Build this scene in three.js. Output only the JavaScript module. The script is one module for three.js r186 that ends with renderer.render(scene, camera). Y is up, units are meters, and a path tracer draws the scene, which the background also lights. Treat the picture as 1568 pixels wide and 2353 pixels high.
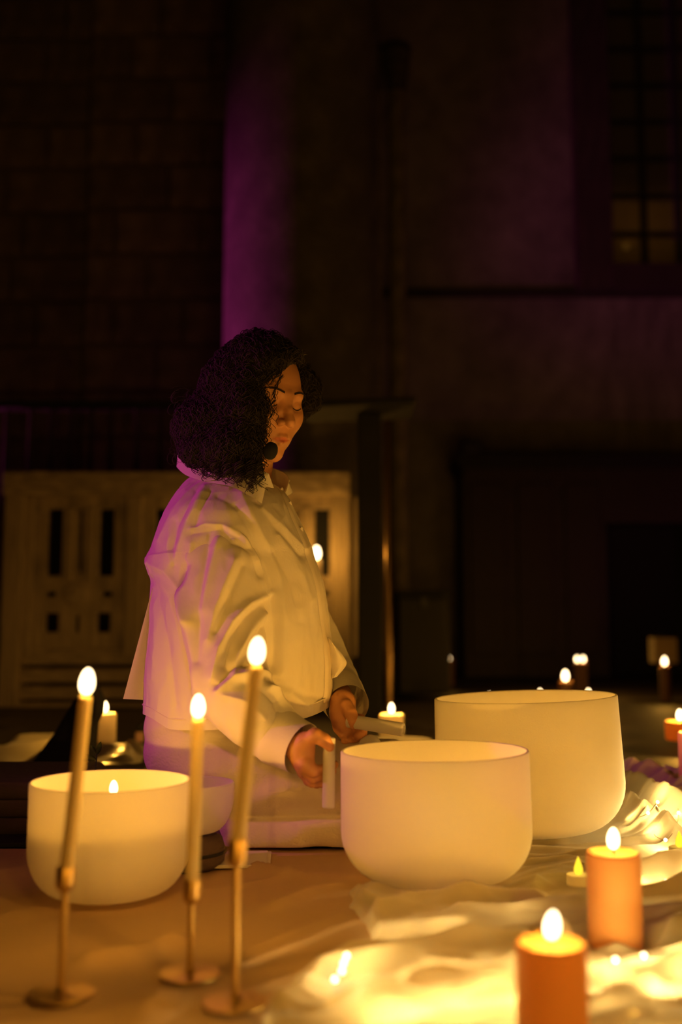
import * as THREE from 'three';
import { mergeGeometries, mergeVertices } from 'three/addons/utils/BufferGeometryUtils.js';
import { RoundedBoxGeometry } from 'three/addons/geometries/RoundedBoxGeometry.js';
import { ImprovedNoise } from 'three/addons/math/ImprovedNoise.js';

// ---------------------------------------------------------------- camera, light, exposure
const W = 1568, H = 2353, F = 2400;                       // focal length in pixels of the full frame
const PITCH = Math.atan((1435 - H / 2) / F);              // the horizon lies at y = 1435
const CAM = new THREE.Vector3(0, 0.42, 0);
const scene = new THREE.Scene();
scene.background = new THREE.Color(0x000000);
const camera = new THREE.PerspectiveCamera(2 * Math.atan(H / 2 / F) * 180 / Math.PI, W / H, 0.05, 60);
camera.position.copy(CAM);
camera.rotation.x = PITCH;
camera.focus = 1.97;
camera.userData.fStop = 1.6;
const renderer = new THREE.WebGLRenderer();
renderer.toneMapping = THREE.LinearToneMapping;
renderer.toneMappingExposure = 0.74;
renderer.shadowMap.enabled = true;

const CANDLE = new THREE.Color().setRGB(1, 0.455, 0.05);  // colour of candle light
const LEDC = new THREE.Color().setRGB(1, 0.66, 0.22);     // colour of the fairy lights
const MAGENTA = new THREE.Color().setRGB(1, 0.07, 0.54);  // colour of the stage lights
// two magenta stage lights: one beside the group of bowls to the left, one at the foot of the pillar
function spot(pos, target, color, cd, angle, radius = 2) {
  const s = new THREE.SpotLight(color, cd, 0, angle, 0.6, 2);
  s.position.copy(pos); s.target.position.copy(target);
  s.castShadow = true; s.shadow.radius = radius; s.shadow.mapSize.set(1024, 1024);
  scene.add(s, s.target); return s;
}

// ---------------------------------------------------------------- helpers
let seed = 7;
const rnd = () => { seed = (seed * 1664525 + 1013904223) >>> 0; return seed / 4294967296; };
const rr = (a, b) => a + (b - a) * rnd();
const V = (x, y, z) => new THREE.Vector3(x, y, z);
const clamp = (x, a, b) => Math.min(b, Math.max(a, x));
const sstep = (a, b, x) => { const t = clamp((x - a) / (b - a), 0, 1); return t * t * (3 - 2 * t); };
const noiseGen = new ImprovedNoise();
const noise = (x, y, z = 0) => noiseGen.noise(x + 31.7, y + 17.3, z + 5.1);
const fbm = (x, y, z = 0) => noise(x, y, z) + 0.5 * noise(2.03 * x, 2.03 * y, 2.03 * z + 9) + 0.25 * noise(4.1 * x, 4.1 * y, 4.1 * z + 3);
function ray(px, py) {
  const cx = (px - W / 2) / F, cy = (H / 2 - py) / F, c = Math.cos(PITCH), s = Math.sin(PITCH);
  return V(cx, cy * c + s, -c + cy * s);
}
const at = (px, py, depth) => { const r = ray(px, py); return CAM.clone().addScaledVector(r, depth / -r.z); };
const onFloor = (px, py, y = 0) => { const r = ray(px, py); return CAM.clone().addScaledVector(r, (y - CAM.y) / r.y); };
function toPx(p) {
  const c = Math.cos(PITCH), s = Math.sin(PITCH), x = p.x - CAM.x, y = p.y - CAM.y, z = p.z - CAM.z;
  const yc = y * c + z * s, zc = -y * s + z * c;
  return [W / 2 + F * x / -zc, H / 2 - F * yc / -zc];
}
const taken = {};
function numbered(n) { const k = taken[n] = (taken[n] ?? -1) + 1; return k ? `${n}_${String(k).padStart(3, '0')}` : n; }
function thing(name, label, category, pos = [0, 0, 0], group) {
  const o = new THREE.Group(); o.name = numbered(name); scene.add(o);
  if (pos.isVector3) o.position.copy(pos); else o.position.set(...pos);
  o.userData = { label, category }; if (group) o.userData.group = group;
  return o;
}
function part(name, geo, mat, parent) {
  const m = new THREE.Mesh(geo, mat); m.name = name; m.castShadow = m.receiveShadow = true;
  parent.add(m); return m;
}
function single(name, geo, mat, label, category, pos, group) {
  const m = part(numbered(name), geo, mat, scene);
  if (pos) { if (pos.isVector3) m.position.copy(pos); else m.position.set(...pos); }
  m.userData = { label, category }; if (group) m.userData.group = group;
  return m;
}
function structure(name, geo, mat, label) {
  const m = part(name, geo, mat, scene); m.userData = { kind: 'structure', label, category: name.split('_')[0] }; return m;
}
const box = (x0, x1, y0, y1, z0, z1) => new THREE.BoxGeometry(x1 - x0, y1 - y0, z1 - z0).translate((x0 + x1) / 2, (y0 + y1) / 2, (z0 + z1) / 2);
const rbox = (w, h, d, r = 0.006, s = 2) => new RoundedBoxGeometry(w, h, d, s, r);
const lathe = (pts, n = 48) => new THREE.LatheGeometry(pts.map(p => new THREE.Vector2(p[0], p[1])), n);
const tube = (pts, r, seg = 40, rad = 8) => new THREE.TubeGeometry(new THREE.CatmullRomCurve3(pts), seg, r, rad);
function grid(nu, nv, fn, closedU = false) {   // a sheet of nu x nv cells, fn(u, v) -> Vector3; uv in metres along the rows
  const pos = [], uv = [], idx = [];
  for (let j = 0; j <= nv; j++) for (let i = 0; i <= nu; i++) { const p = fn(i / nu, j / nv); pos.push(p.x, p.y, p.z); uv.push(i / nu, j / nv); }
  for (let j = 0; j < nv; j++) for (let i = 0; i < nu; i++) { const a = j * (nu + 1) + i, b = a + 1, c = a + nu + 1, d = c + 1; idx.push(a, b, d, a, d, c); }
  const g = new THREE.BufferGeometry();
  g.setAttribute('position', new THREE.Float32BufferAttribute(pos, 3)); g.setAttribute('uv', new THREE.Float32BufferAttribute(uv, 2)); g.setIndex(idx);
  g.computeVertexNormals();
  if (closedU) {                                // join the normals over the seam
    const n = g.attributes.normal;
    for (let j = 0; j <= nv; j++) {
      const a = j * (nu + 1), b = a + nu, s = V(n.getX(a) + n.getX(b), n.getY(a) + n.getY(b), n.getZ(a) + n.getZ(b)).normalize();
      n.setXYZ(a, s.x, s.y, s.z); n.setXYZ(b, s.x, s.y, s.z);
    }
  }
  return g;
}
function spline(keys, t) {                      // Catmull-Rom through rows of numbers
  const n = keys.length - 1, x = clamp(t, 0, 1) * n, i = Math.min(n - 1, Math.floor(x)), f = x - i;
  const p0 = keys[Math.max(0, i - 1)], p1 = keys[i], p2 = keys[i + 1], p3 = keys[Math.min(n, i + 2)];
  return p1.map((_, k) => 0.5 * (2 * p1[k] + (p2[k] - p0[k]) * f + (2 * p0[k] - 5 * p1[k] + 4 * p2[k] - p3[k]) * f * f + (3 * p1[k] - p0[k] - 3 * p2[k] + p3[k]) * f * f * f));
}
function distPoly(x, y, pts) {                  // distance to a polyline
  let best = 1e9;
  for (let i = 0; i + 1 < pts.length; i++) {
    const [ax, ay] = pts[i], [bx, by] = pts[i + 1], dx = bx - ax, dy = by - ay;
    const t = clamp(((x - ax) * dx + (y - ay) * dy) / (dx * dx + dy * dy), 0, 1);
    best = Math.min(best, Math.hypot(x - ax - t * dx, y - ay - t * dy));
  }
  return best;
}
// signed distances and a surface-net mesher
const smin = (a, b, k) => { const h = Math.max(k - Math.abs(a - b), 0) / k; return Math.min(a, b) - h * h * k * 0.25; };
const smax = (a, b, k) => -smin(-a, -b, k);
function capsule(a, b, ra, rb) {
  const ab = b.clone().sub(a), l2 = ab.lengthSq();
  return (x, y, z) => {
    const t = clamp(((x - a.x) * ab.x + (y - a.y) * ab.y + (z - a.z) * ab.z) / l2, 0, 1);
    return Math.hypot(x - a.x - t * ab.x, y - a.y - t * ab.y, z - a.z - t * ab.z) - (ra + (rb - ra) * t);
  };
}
const ellipsoid = (c, r) => { const m = Math.min(...r); return (x, y, z) => { const k = Math.hypot((x - c[0]) / r[0], (y - c[1]) / r[1], (z - c[2]) / r[2]); const g = Math.hypot((x - c[0]) / r[0] ** 2, (y - c[1]) / r[1] ** 2, (z - c[2]) / r[2] ** 2); return g > 1e-6 ? k * (k - 1) / g : -m; }; };
function chain(pts, radii) { const s = []; for (let i = 0; i + 1 < pts.length; i++) s.push(capsule(pts[i], pts[i + 1], radii[i], radii[i + 1])); return (x, y, z) => { let d = 1e9; for (const f of s) d = smin(d, f(x, y, z), 0.006); return d; }; }
function surfaceNet(sdf, lo, hi, cell, colorFn) {
  const nx = Math.ceil((hi.x - lo.x) / cell) + 1, ny = Math.ceil((hi.y - lo.y) / cell) + 1, nz = Math.ceil((hi.z - lo.z) / cell) + 1;
  const f = new Float32Array(nx * ny * nz), id = new Int32Array(nx * ny * nz).fill(-1), at3 = (i, j, k) => i + nx * (j + ny * k);
  for (let k = 0; k < nz; k++) for (let j = 0; j < ny; j++) for (let i = 0; i < nx; i++) f[at3(i, j, k)] = sdf(lo.x + i * cell, lo.y + j * cell, lo.z + k * cell);
  const pos = [], idx = [];
  for (let k = 0; k + 1 < nz; k++) for (let j = 0; j + 1 < ny; j++) for (let i = 0; i + 1 < nx; i++) {
    let x = 0, y = 0, z = 0, n = 0;
    const v = (a, b, c) => f[at3(i + a, j + b, k + c)];
    let inside = 0; for (let q = 0; q < 8; q++) if (v(q & 1, q >> 1 & 1, q >> 2) < 0) inside++;
    if (inside === 0 || inside === 8) continue;
    for (let q = 0; q < 8; q++) for (const ax of [1, 2, 4]) if (!(q & ax)) {
      const a = v(q & 1, q >> 1 & 1, q >> 2), r = q | ax, b = v(r & 1, r >> 1 & 1, r >> 2);
      if ((a < 0) === (b < 0)) continue;
      const t = a / (a - b);
      x += (q & 1) + (ax === 1 ? t : 0); y += (q >> 1 & 1) + (ax === 2 ? t : 0); z += (q >> 2) + (ax === 4 ? t : 0); n++;
    }
    id[at3(i, j, k)] = pos.length / 3;
    pos.push(lo.x + (i + x / n) * cell, lo.y + (j + y / n) * cell, lo.z + (k + z / n) * cell);
  }
  const quad = (a, b, c, d, flip) => { if (a < 0 || b < 0 || c < 0 || d < 0) return; if (flip) idx.push(a, c, b, a, d, c); else idx.push(a, b, c, a, c, d); };
  for (let k = 1; k + 1 < nz; k++) for (let j = 1; j + 1 < ny; j++) for (let i = 1; i + 1 < nx; i++) {
    const a = f[at3(i, j, k)] < 0;
    if (a !== f[at3(i + 1, j, k)] < 0) quad(id[at3(i, j - 1, k - 1)], id[at3(i, j, k - 1)], id[at3(i, j, k)], id[at3(i, j - 1, k)], !a);
    if (a !== f[at3(i, j + 1, k)] < 0) quad(id[at3(i - 1, j, k - 1)], id[at3(i - 1, j, k)], id[at3(i, j, k)], id[at3(i, j, k - 1)], !a);
    if (a !== f[at3(i, j, k + 1)] < 0) quad(id[at3(i - 1, j - 1, k)], id[at3(i, j - 1, k)], id[at3(i, j, k)], id[at3(i - 1, j, k)], !a);
  }
  const nrm = new Float32Array(pos.length), uv = new Float32Array(pos.length / 3 * 2), col = colorFn ? new Float32Array(pos.length) : null, e = cell * 0.5;
  for (let i = 0; i < pos.length / 3; i++) {
    const x = pos[3 * i], y = pos[3 * i + 1], z = pos[3 * i + 2];
    const g = V(sdf(x + e, y, z) - sdf(x - e, y, z), sdf(x, y + e, z) - sdf(x, y - e, z), sdf(x, y, z + e) - sdf(x, y, z - e)).normalize();
    nrm.set([g.x, g.y, g.z], 3 * i); uv.set([x, y], 2 * i);
    if (col) col.set(colorFn(x, y, z), 3 * i);
  }
  const g = new THREE.BufferGeometry();
  g.setAttribute('position', new THREE.Float32BufferAttribute(pos, 3)); g.setAttribute('normal', new THREE.BufferAttribute(nrm, 3)); g.setAttribute('uv', new THREE.BufferAttribute(uv, 2));
  if (col) g.setAttribute('color', new THREE.BufferAttribute(col, 3));
  g.setIndex(idx); return g;
}

// ---------------------------------------------------------------- textures and materials
function tex(n, fn, srgb = false) {             // fn(u, v) -> [r, g, b] 0..1
  const d = new Uint8Array(n * n * 4);
  for (let j = 0; j < n; j++) for (let i = 0; i < n; i++) { const c = fn(i / n, j / n), k = 4 * (j * n + i); for (let q = 0; q < 3; q++) d[k + q] = clamp(c[q], 0, 1) * 255; d[k + 3] = 255; }
  const t = new THREE.DataTexture(d, n, n); t.wrapS = t.wrapT = THREE.RepeatWrapping; t.magFilter = THREE.LinearFilter; t.minFilter = THREE.LinearFilter;
  if (srgb) t.colorSpace = THREE.SRGBColorSpace; t.needsUpdate = true; return t;
}
const tile = (u, v, k, s) => {                  // noise that repeats
  const a = noise(u * k, v * k, s), b = noise((u - 1) * k, v * k, s), c = noise(u * k, (v - 1) * k, s), d = noise((u - 1) * k, (v - 1) * k, s);
  return (a * (1 - u) + b * u) * (1 - v) + (c * (1 - u) + d * u) * v;
};
const rep = (t, x, y) => { const c = t.clone(); c.repeat.set(x, y); c.needsUpdate = true; return c; };
const stoneTex = tex(256, (u, v) => { const n = 0.5 + 0.5 * tile(u, v, 6, 1) + 0.35 * tile(u, v, 24, 2) + 0.2 * tile(u, v, 60, 3); return [n, n, n]; });
const stoneCol = tex(256, (u, v) => { const n = 0.8 + 0.22 * tile(u, v, 5, 11) + 0.15 * tile(u, v, 22, 12) + 0.1 * tile(u, v, 70, 13); return [n, n, n]; }, true);
const clothTex = tex(256, (u, v) => { const n = 0.5 + 0.28 * tile(u, v, 7, 21) + 0.22 * Math.abs(tile(u, v, 13, 22)) + 0.12 * tile(u, v, 40, 23); return [n, n, n]; });
const weaveTex = tex(256, (u, v) => { const n = 0.5 + 0.22 * Math.sin(u * Math.PI * 128) + 0.22 * Math.sin(v * Math.PI * 128) + 0.2 * tile(u, v, 60, 31); return [n, n, n]; });
const woodTex = tex(256, (u, v) => { const n = 0.72 + 0.2 * tile(u, v * 0.12, 26, 41) + 0.18 * tile(u, v, 9, 42); return [n, n, n]; }, true);
const frostTex = tex(256, (u, v) => { const n = 0.5 + 0.5 * tile(u, v, 90, 51) + 0.3 * tile(u, v, 40, 52); return [n, n, n]; });
const lin = (r, g, b) => new THREE.Color().setRGB(r, g, b);
const std = (c, o = {}) => new THREE.MeshStandardMaterial({ color: c, roughness: 0.9, side: THREE.DoubleSide, ...o });
const phys = (c, o = {}) => new THREE.MeshPhysicalMaterial({ color: c, roughness: 0.9, side: THREE.DoubleSide, ...o });
const M = {
  floor: std(lin(0.10, 0.075, 0.055), { roughness: 0.6, map: rep(stoneCol, 6, 6), bumpMap: rep(stoneTex, 8, 8), bumpScale: 0.002 }),
  plaster: std(lin(0.42, 0.37, 0.35), { map: rep(stoneCol, 2, 2), bumpMap: rep(stoneTex, 4, 4), bumpScale: 0.004 }),
  stone: [0.36, 0.42, 0.32].map((k, i) => std(lin(k * 1.05, k * 0.8, k * 0.58), { map: rep(stoneCol, 0.6 + i * 0.2, 0.5), bumpMap: rep(stoneTex, 1, 1), bumpScale: 0.01 })),
  mortar: std(lin(0.25, 0.19, 0.14)),
  pillar: std(lin(0.2, 0.17, 0.15), { map: rep(stoneCol, 4, 8), bumpMap: rep(stoneTex, 6, 12), bumpScale: 0.004 }),
  darkStone: std(lin(0.11, 0.09, 0.065), { map: rep(stoneCol, 1, 3), bumpMap: rep(stoneTex, 2, 6), bumpScale: 0.004 }),
  shaftStone: std(lin(0.3, 0.25, 0.15), { map: rep(stoneCol, 1, 6) }),
  cream: std(lin(0.7, 0.54, 0.36), { roughness: 0.55, map: rep(woodTex, 1, 1) }),
  black: std(lin(0.012, 0.012, 0.013), { roughness: 0.8 }),
  blackWood: std(lin(0.02, 0.014, 0.01), { roughness: 0.6, map: rep(woodTex, 1, 2) }),
  darkWood: std(lin(0.06, 0.035, 0.02), { roughness: 0.6, map: rep(woodTex, 2, 2) }),
  pole: std(lin(0.3, 0.2, 0.1), { roughness: 0.3, metalness: 1 }),
  lead: std(lin(0.03, 0.03, 0.03), { roughness: 0.6 }),
  glass: phys(lin(0.75, 0.72, 0.6), { roughness: 0.75, transmission: 0.9, thickness: 0, bumpMap: rep(stoneTex, 2, 2), bumpScale: 0.01 }),
  quartz: phys(lin(0.93, 0.91, 0.87), { roughness: 1, transmission: 0.62, thickness: 0, bumpMap: rep(frostTex, 10, 5), bumpScale: 0.0003 }),
  wand: phys(lin(0.85, 0.83, 0.8), { roughness: 0.9, transmission: 0.5, thickness: 0 }),
  wick: std(lin(0.02, 0.015, 0.01)),
  waxCream: phys(lin(0.72, 0.56, 0.28), { roughness: 0.85, transmission: 0.18, thickness: 0, clearcoat: 0.3, clearcoatRoughness: 0.4 }),
  waxOrange: phys(lin(0.86, 0.42, 0.14), { roughness: 0.9, transmission: 0.25, thickness: 0, clearcoat: 0.2, clearcoatRoughness: 0.4 }),
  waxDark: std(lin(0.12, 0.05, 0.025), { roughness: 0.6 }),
  waxPink: phys(lin(0.85, 0.55, 0.45), { roughness: 0.9, transmission: 0.4, thickness: 0 }),
  waxWhite: phys(lin(0.88, 0.8, 0.66), { roughness: 0.9, transmission: 0.4, thickness: 0 }),
  flame: new THREE.MeshStandardMaterial({ color: 0x000000, emissive: lin(1, 0.7, 0.36), emissiveIntensity: 12 }),
  ledGlow: new THREE.MeshStandardMaterial({ color: 0x000000, emissive: lin(1, 0.82, 0.45), emissiveIntensity: 8 }),
  tealightGlow: new THREE.MeshStandardMaterial({ color: 0x000000, emissive: lin(1, 0.66, 0.03), emissiveIntensity: 2 }),
  brass: std(lin(0.6, 0.4, 0.14), { roughness: 0.33, metalness: 1 }),
  sheet: std(lin(0.56, 0.38, 0.21), { bumpMap: rep(clothTex, 5, 5), bumpScale: 0.003 }),
  satin: phys(lin(0.74, 0.65, 0.46), { roughness: 1, transmission: 0.35, thickness: 0, clearcoat: 1, clearcoatRoughness: 0.24, sheen: 0.3, sheenRoughness: 0.4 }),
  shirt: phys(lin(0.82, 0.77, 0.68), { roughness: 0.95, transmission: 0.1, thickness: 0, bumpMap: rep(clothTex, 7, 4), bumpScale: 0.0011 }),
  trousers: std(lin(0.78, 0.7, 0.58), { bumpMap: rep(clothTex, 6, 6), bumpScale: 0.003 }),
  seam: std(lin(0.78, 0.72, 0.62)),
  skin: phys(lin(0.54, 0.25, 0.105), { roughness: 0.55, vertexColors: true, clearcoat: 0.1, clearcoatRoughness: 0.5 }),
  hair: std(lin(0.016, 0.009, 0.006), { roughness: 0.7 }),
  brow: std(lin(0.022, 0.012, 0.008), { roughness: 1 }),
  foam: std(lin(0.006, 0.006, 0.006), { roughness: 1 }),
  paper: std(lin(0.8, 0.74, 0.64)),
  leaf: std(lin(0.02, 0.03, 0.015), { roughness: 0.6 }),
  wool: std(lin(0.1, 0.065, 0.06), { bumpMap: rep(clothTex, 4, 4), bumpScale: 0.004 }),
  wire: std(lin(0.5, 0.35, 0.15), { roughness: 0.3, metalness: 1 }),
  fixture: std(lin(0.02, 0.02, 0.02), { roughness: 0.5 }),
  magentaGlow: new THREE.MeshStandardMaterial({ color: 0x000000, emissive: MAGENTA, emissiveIntensity: 3 }),
};

// ---------------------------------------------------------------- the room
const X0 = -5, X1 = 5.2, ZB = -9.2, ZF = 3, TOP = 8.5;
structure('floor', box(X0, X1, -0.3, -0.004, ZB, ZF), M.floor, 'dark stone church floor');
structure('ceiling', box(X0, X1, TOP, TOP + 0.3, ZB, ZF), M.plaster, 'high unlit church ceiling');
structure('wall_left', box(X0 - 0.3, X0, -0.3, TOP + 0.3, ZB, ZF), M.plaster, 'plain side wall of the church on the left');
structure('wall_right', box(X1, X1 + 0.3, -0.3, TOP + 0.3, ZB, ZF), M.plaster, 'plain side wall of the church on the right');
structure('wall_front', box(X0 - 0.3, X1 + 0.3, -0.3, TOP + 0.3, ZF, ZF + 0.3), M.plaster, 'church wall behind the viewer');
const winL = at(1395, 600, 9.2).x, winR = winL + 0.98, winB = at(1400, 622, 9.2).y, winT = 7.6;
{ // plaster wall with the window opening
  const z0 = ZB - 0.35, z1 = ZB, g = [box(X0 - 0.3, winL, -0.3, TOP + 0.3, z0, z1), box(winR, X1 + 0.3, -0.3, TOP + 0.3, z0, z1), box(winL, winR, -0.3, winB, z0, z1), box(winL, winR, winT, TOP + 0.3, z0, z1)];
  structure('wall_back', mergeGeometries(g), M.plaster, 'dim plaster wall behind the singing bowls');
  const ya = at(1000, 678, 9.2).y;
  structure('trim_1', mergeGeometries([box(0.3, X1, ya - 0.03, ya + 0.03, z1, z1 + 0.06), box(0.3, X1, ya + 0.03, ya + 0.05, z1, z1 + 0.03)]), M.darkStone, 'dark stone string course under the window');
}
{ // leaded window
  const win = new THREE.Group(); win.name = 'window_1'; scene.add(win); win.userData = { kind: 'structure', label: 'tall leaded church window with amber light behind its lowest panes', category: 'window' };
  const jl = at(1318, 500, 9.2).x;
  part('stone_jamb', box(jl, winL + 0.02, winB - 0.22, winT, ZB, ZB + 0.16), M.darkStone, win);
  part('stone_jamb', box(winR - 0.02, winR + 0.3, winB - 0.22, winT, ZB, ZB + 0.16), M.darkStone, win);
  part('window_sill', box(winL, winR, winB - 0.22, winB, ZB, ZB + 0.2), M.darkStone, win);
  const x0 = at(1410, 600, 9.3).x, pw = at(1476, 600, 9.3).x - x0, step = at(1490, 600, 9.3).x - x0, ph = 0.325, ps = 0.36;
  const zg = ZB - 0.12, paneG = box(0, pw, 0, ph, -0.006, 0.006);
  for (let r = 0; r < 11; r++) for (let c = 0; c < 3; c++) {
    const p = part('pane', paneG, M.glass, win); p.position.set(x0 + c * step, winB + 0.045 + r * ps, zg); p.rotation.set(rr(-0.015, 0.015), rr(-0.02, 0.02), 0);
  }
  for (let c = 0; c <= 3; c++) part('mullion', box(x0 + c * step - (step - pw), x0 + c * step, winB, winT, zg - 0.03, zg + 0.04), M.lead, win);
  for (let r = 0; r <= 11; r++) part('glazing_bar', box(winL, winR, winB + r * ps, winB + 0.045 + r * ps, zg - 0.02, zg + 0.025), M.lead, win);
  part('window_frame', mergeGeometries([box(winL, x0 - 0.02, winB, winT, zg - 0.05, zg + 0.05), box(x0 + 3 * step - 0.02, winR, winB, winT, zg - 0.05, zg + 0.05)]), M.lead, win);
  // the street lamp outside, seen through the lowest pane
  const lp = at(1440, 566, 9.9), lamp = thing('street_lamp', 'small amber street lamp outside, glowing through the lowest left window pane', 'lamp', lp);
  part('bulb', new THREE.SphereGeometry(0.035, 16, 12), new THREE.MeshStandardMaterial({ color: 0, emissive: lin(1, 0.5, 0.1), emissiveIntensity: 0.55 }), lamp);
  part('lamp_cap', new THREE.ConeGeometry(0.09, 0.07, 20, 1, true).translate(0, 0.075, 0), M.lead, lamp);
  part('lamp_post', new THREE.CylinderGeometry(0.02, 0.03, lp.y + 0.26, 12).translate(0, -(lp.y + 0.34) / 2, 0), M.lead, lamp);
  const pl = new THREE.PointLight(lin(1, 0.36, 0.04), 0.07, 0, 2); pl.castShadow = true; pl.shadow.radius = 1; lamp.add(pl);
}
{ // stone blocks of the chancel wall on the left, each one set proud of the mortar
  const z = -8.6, a = at(-120, 900, 8.6).x, mid = at(206, 500, 8.6).x, b = at(600, 900, 8.6).x, w = new THREE.Group();
  w.name = 'wall_chancel'; scene.add(w); w.userData = { kind: 'structure', label: 'dark wall of large stone blocks on the left', category: 'wall' };
  part('mortar_bed', mergeGeometries([box(X0, mid, 0, 7.2, z - 0.5, z), box(mid, b, 0, 7.2, z - 0.42, z + 0.08)]), M.mortar, w);
  const shapes = [0, 1, 2].map(k => { const g = rbox(1, 1, 0.12, 0.03, 2), p = g.attributes.position; for (let i = 0; i < p.count; i++) if (p.getZ(i) > 0.04) p.setZ(i, p.getZ(i) + 0.012 * noise(p.getX(i) * 3, p.getY(i) * 3, k)); g.computeVertexNormals(); return g; });
  const course = 0.39;
  for (let r = 0; r < 17; r++) for (const [x0, x1, zz] of [[a - 0.2, mid, z], [mid, b, z + 0.08]]) {
    let x = x0 - (r % 2 ? 0.28 : 0);
    while (x < x1 - 0.02) {
      let len = rr(0.5, 0.72), xe = Math.min(x1, x + len); if (x1 - xe < 0.22) xe = x1;
      const xs = Math.max(x, x0);
      if (xe - xs > 0.08) { const m = part('stone_block', shapes[(r + Math.floor(x * 7)) % 3 & 3] ?? shapes[0], M.stone[Math.floor(rnd() * 3)], w); m.scale.set(xe - xs - 0.022, course - 0.022, 1); m.position.set((xs + xe) / 2, (r + 0.5) * course, zz - 0.015 + rr(-0.012, 0.012)); }
      x = xe;
    }
  }
}
{ // round pillar
  const c = at(690, 700, 6.6), r = at(690, 700, 6.6).x - at(507, 700, 6.6).x;
  const o = thing('stone_pillar', 'thick round stone pillar lit magenta down its left side', 'pillar', [c.x, 0, -6.6 - 0.2]);
  part('shaft', lathe([[r * 1.0, 0.25], [r, 8.2]], 64), M.pillar, o);
  part('base', lathe([[0.01, 0], [r * 1.35, 0], [r * 1.35, 0.12], [r * 1.2, 0.16], [r * 1.22, 0.22], [r, 0.28]], 64), M.pillar, o);
  part('capital', lathe([[r, 8.15], [r * 1.15, 8.22], [r * 1.1, 8.28], [r * 1.35, 8.4], [r * 1.35, 8.499], [0.01, 8.499]], 48), M.pillar, o);
}
{ // slender shafts beside the pillar
  for (const [px0, px1, lab] of [[855, 880, 'slim dark stone shaft right beside the round pillar'], [893, 935, 'wider slim stone shaft at the edge of the plaster wall']]) {
    const p = at((px0 + px1) / 2, 700, 7.4), r = (px1 - px0) / 2 / F * 7.4, o = thing('wall_shaft', lab, 'column', [p.x, 0, p.z]);
    part('shaft', lathe([[r, 0.2], [r, at(900, 215, 7.4).y]], 24), M.shaftStone, o);
    part('base', lathe([[0.001, 0], [r * 1.5, 0], [r * 1.5, 0.1], [r, 0.2]], 24), M.darkStone, o);
    const y = at(900, 215, 7.4).y; part('capital', lathe([[r, y], [r * 1.2, y + 0.06], [r * 1.7, y + 0.3], [r * 1.7, y + 0.36], [0.001, y + 0.36]], 24), M.darkStone, o);
  }
}
{ // dark wooden cupboard front and doorway at the right
  const d = 8.5, x0 = at(1066, 1200, d).x, x1 = 3.6, yT = at(1200, 1062, d).y, z = -d;
  const o = thing('wooden_portal', 'dark panelled wooden enclosure with a doorway against the back wall', 'enclosure', [0, 0, 0]);
  const dx0 = at(1396, 1300, d).x, dx1 = dx0 + 0.78, dy = at(1400, 1202, d).y;
  part('body', mergeGeometries([box(x0, dx0, 0, yT, z - 0.6, z), box(dx1, x1, 0, yT, z - 0.6, z), box(dx0, dx1, dy, yT, z - 0.6, z)]), M.darkWood, o);
  part('cornice', mergeGeometries([box(x0 - 0.06, x1, yT, yT + 0.05, z - 0.6, z + 0.06), box(x0 - 0.03, x1, yT - 0.05, yT, z - 0.6, z + 0.03)]), M.blackWood, o);
  part('door', box(dx0, dx1, 0, dy, z - 0.5, z - 0.45), M.black, o);
  for (let i = 0; i < 3; i++) { const w = (dx0 - x0) / 3, xa = x0 + i * w + 0.05; part('panel', rbox(w - 0.1, yT - 0.35, 0.03, 0.01).translate(xa + (w - 0.1) / 2, yT / 2, z + 0.005), M.darkWood, o); }
  const b0 = at(1058, 1004, d), b1 = at(1106, 1036, d);
  const k = thing('black_box', 'small black box on the left end of the dark cornice', 'box', [(b0.x + b1.x) / 2, yT + 0.051, z]);
  part('body', rbox(b1.x - b0.x, b0.y - b1.y, 0.14, 0.012).translate(0, (b0.y - b1.y) / 2, 0), M.black, k);
  part('grille', rbox((b1.x - b0.x) * 0.8, (b0.y - b1.y) * 0.7, 0.02, 0.006).translate(0, (b0.y - b1.y) / 2, 0.07), M.fixture, k);
}
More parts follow.
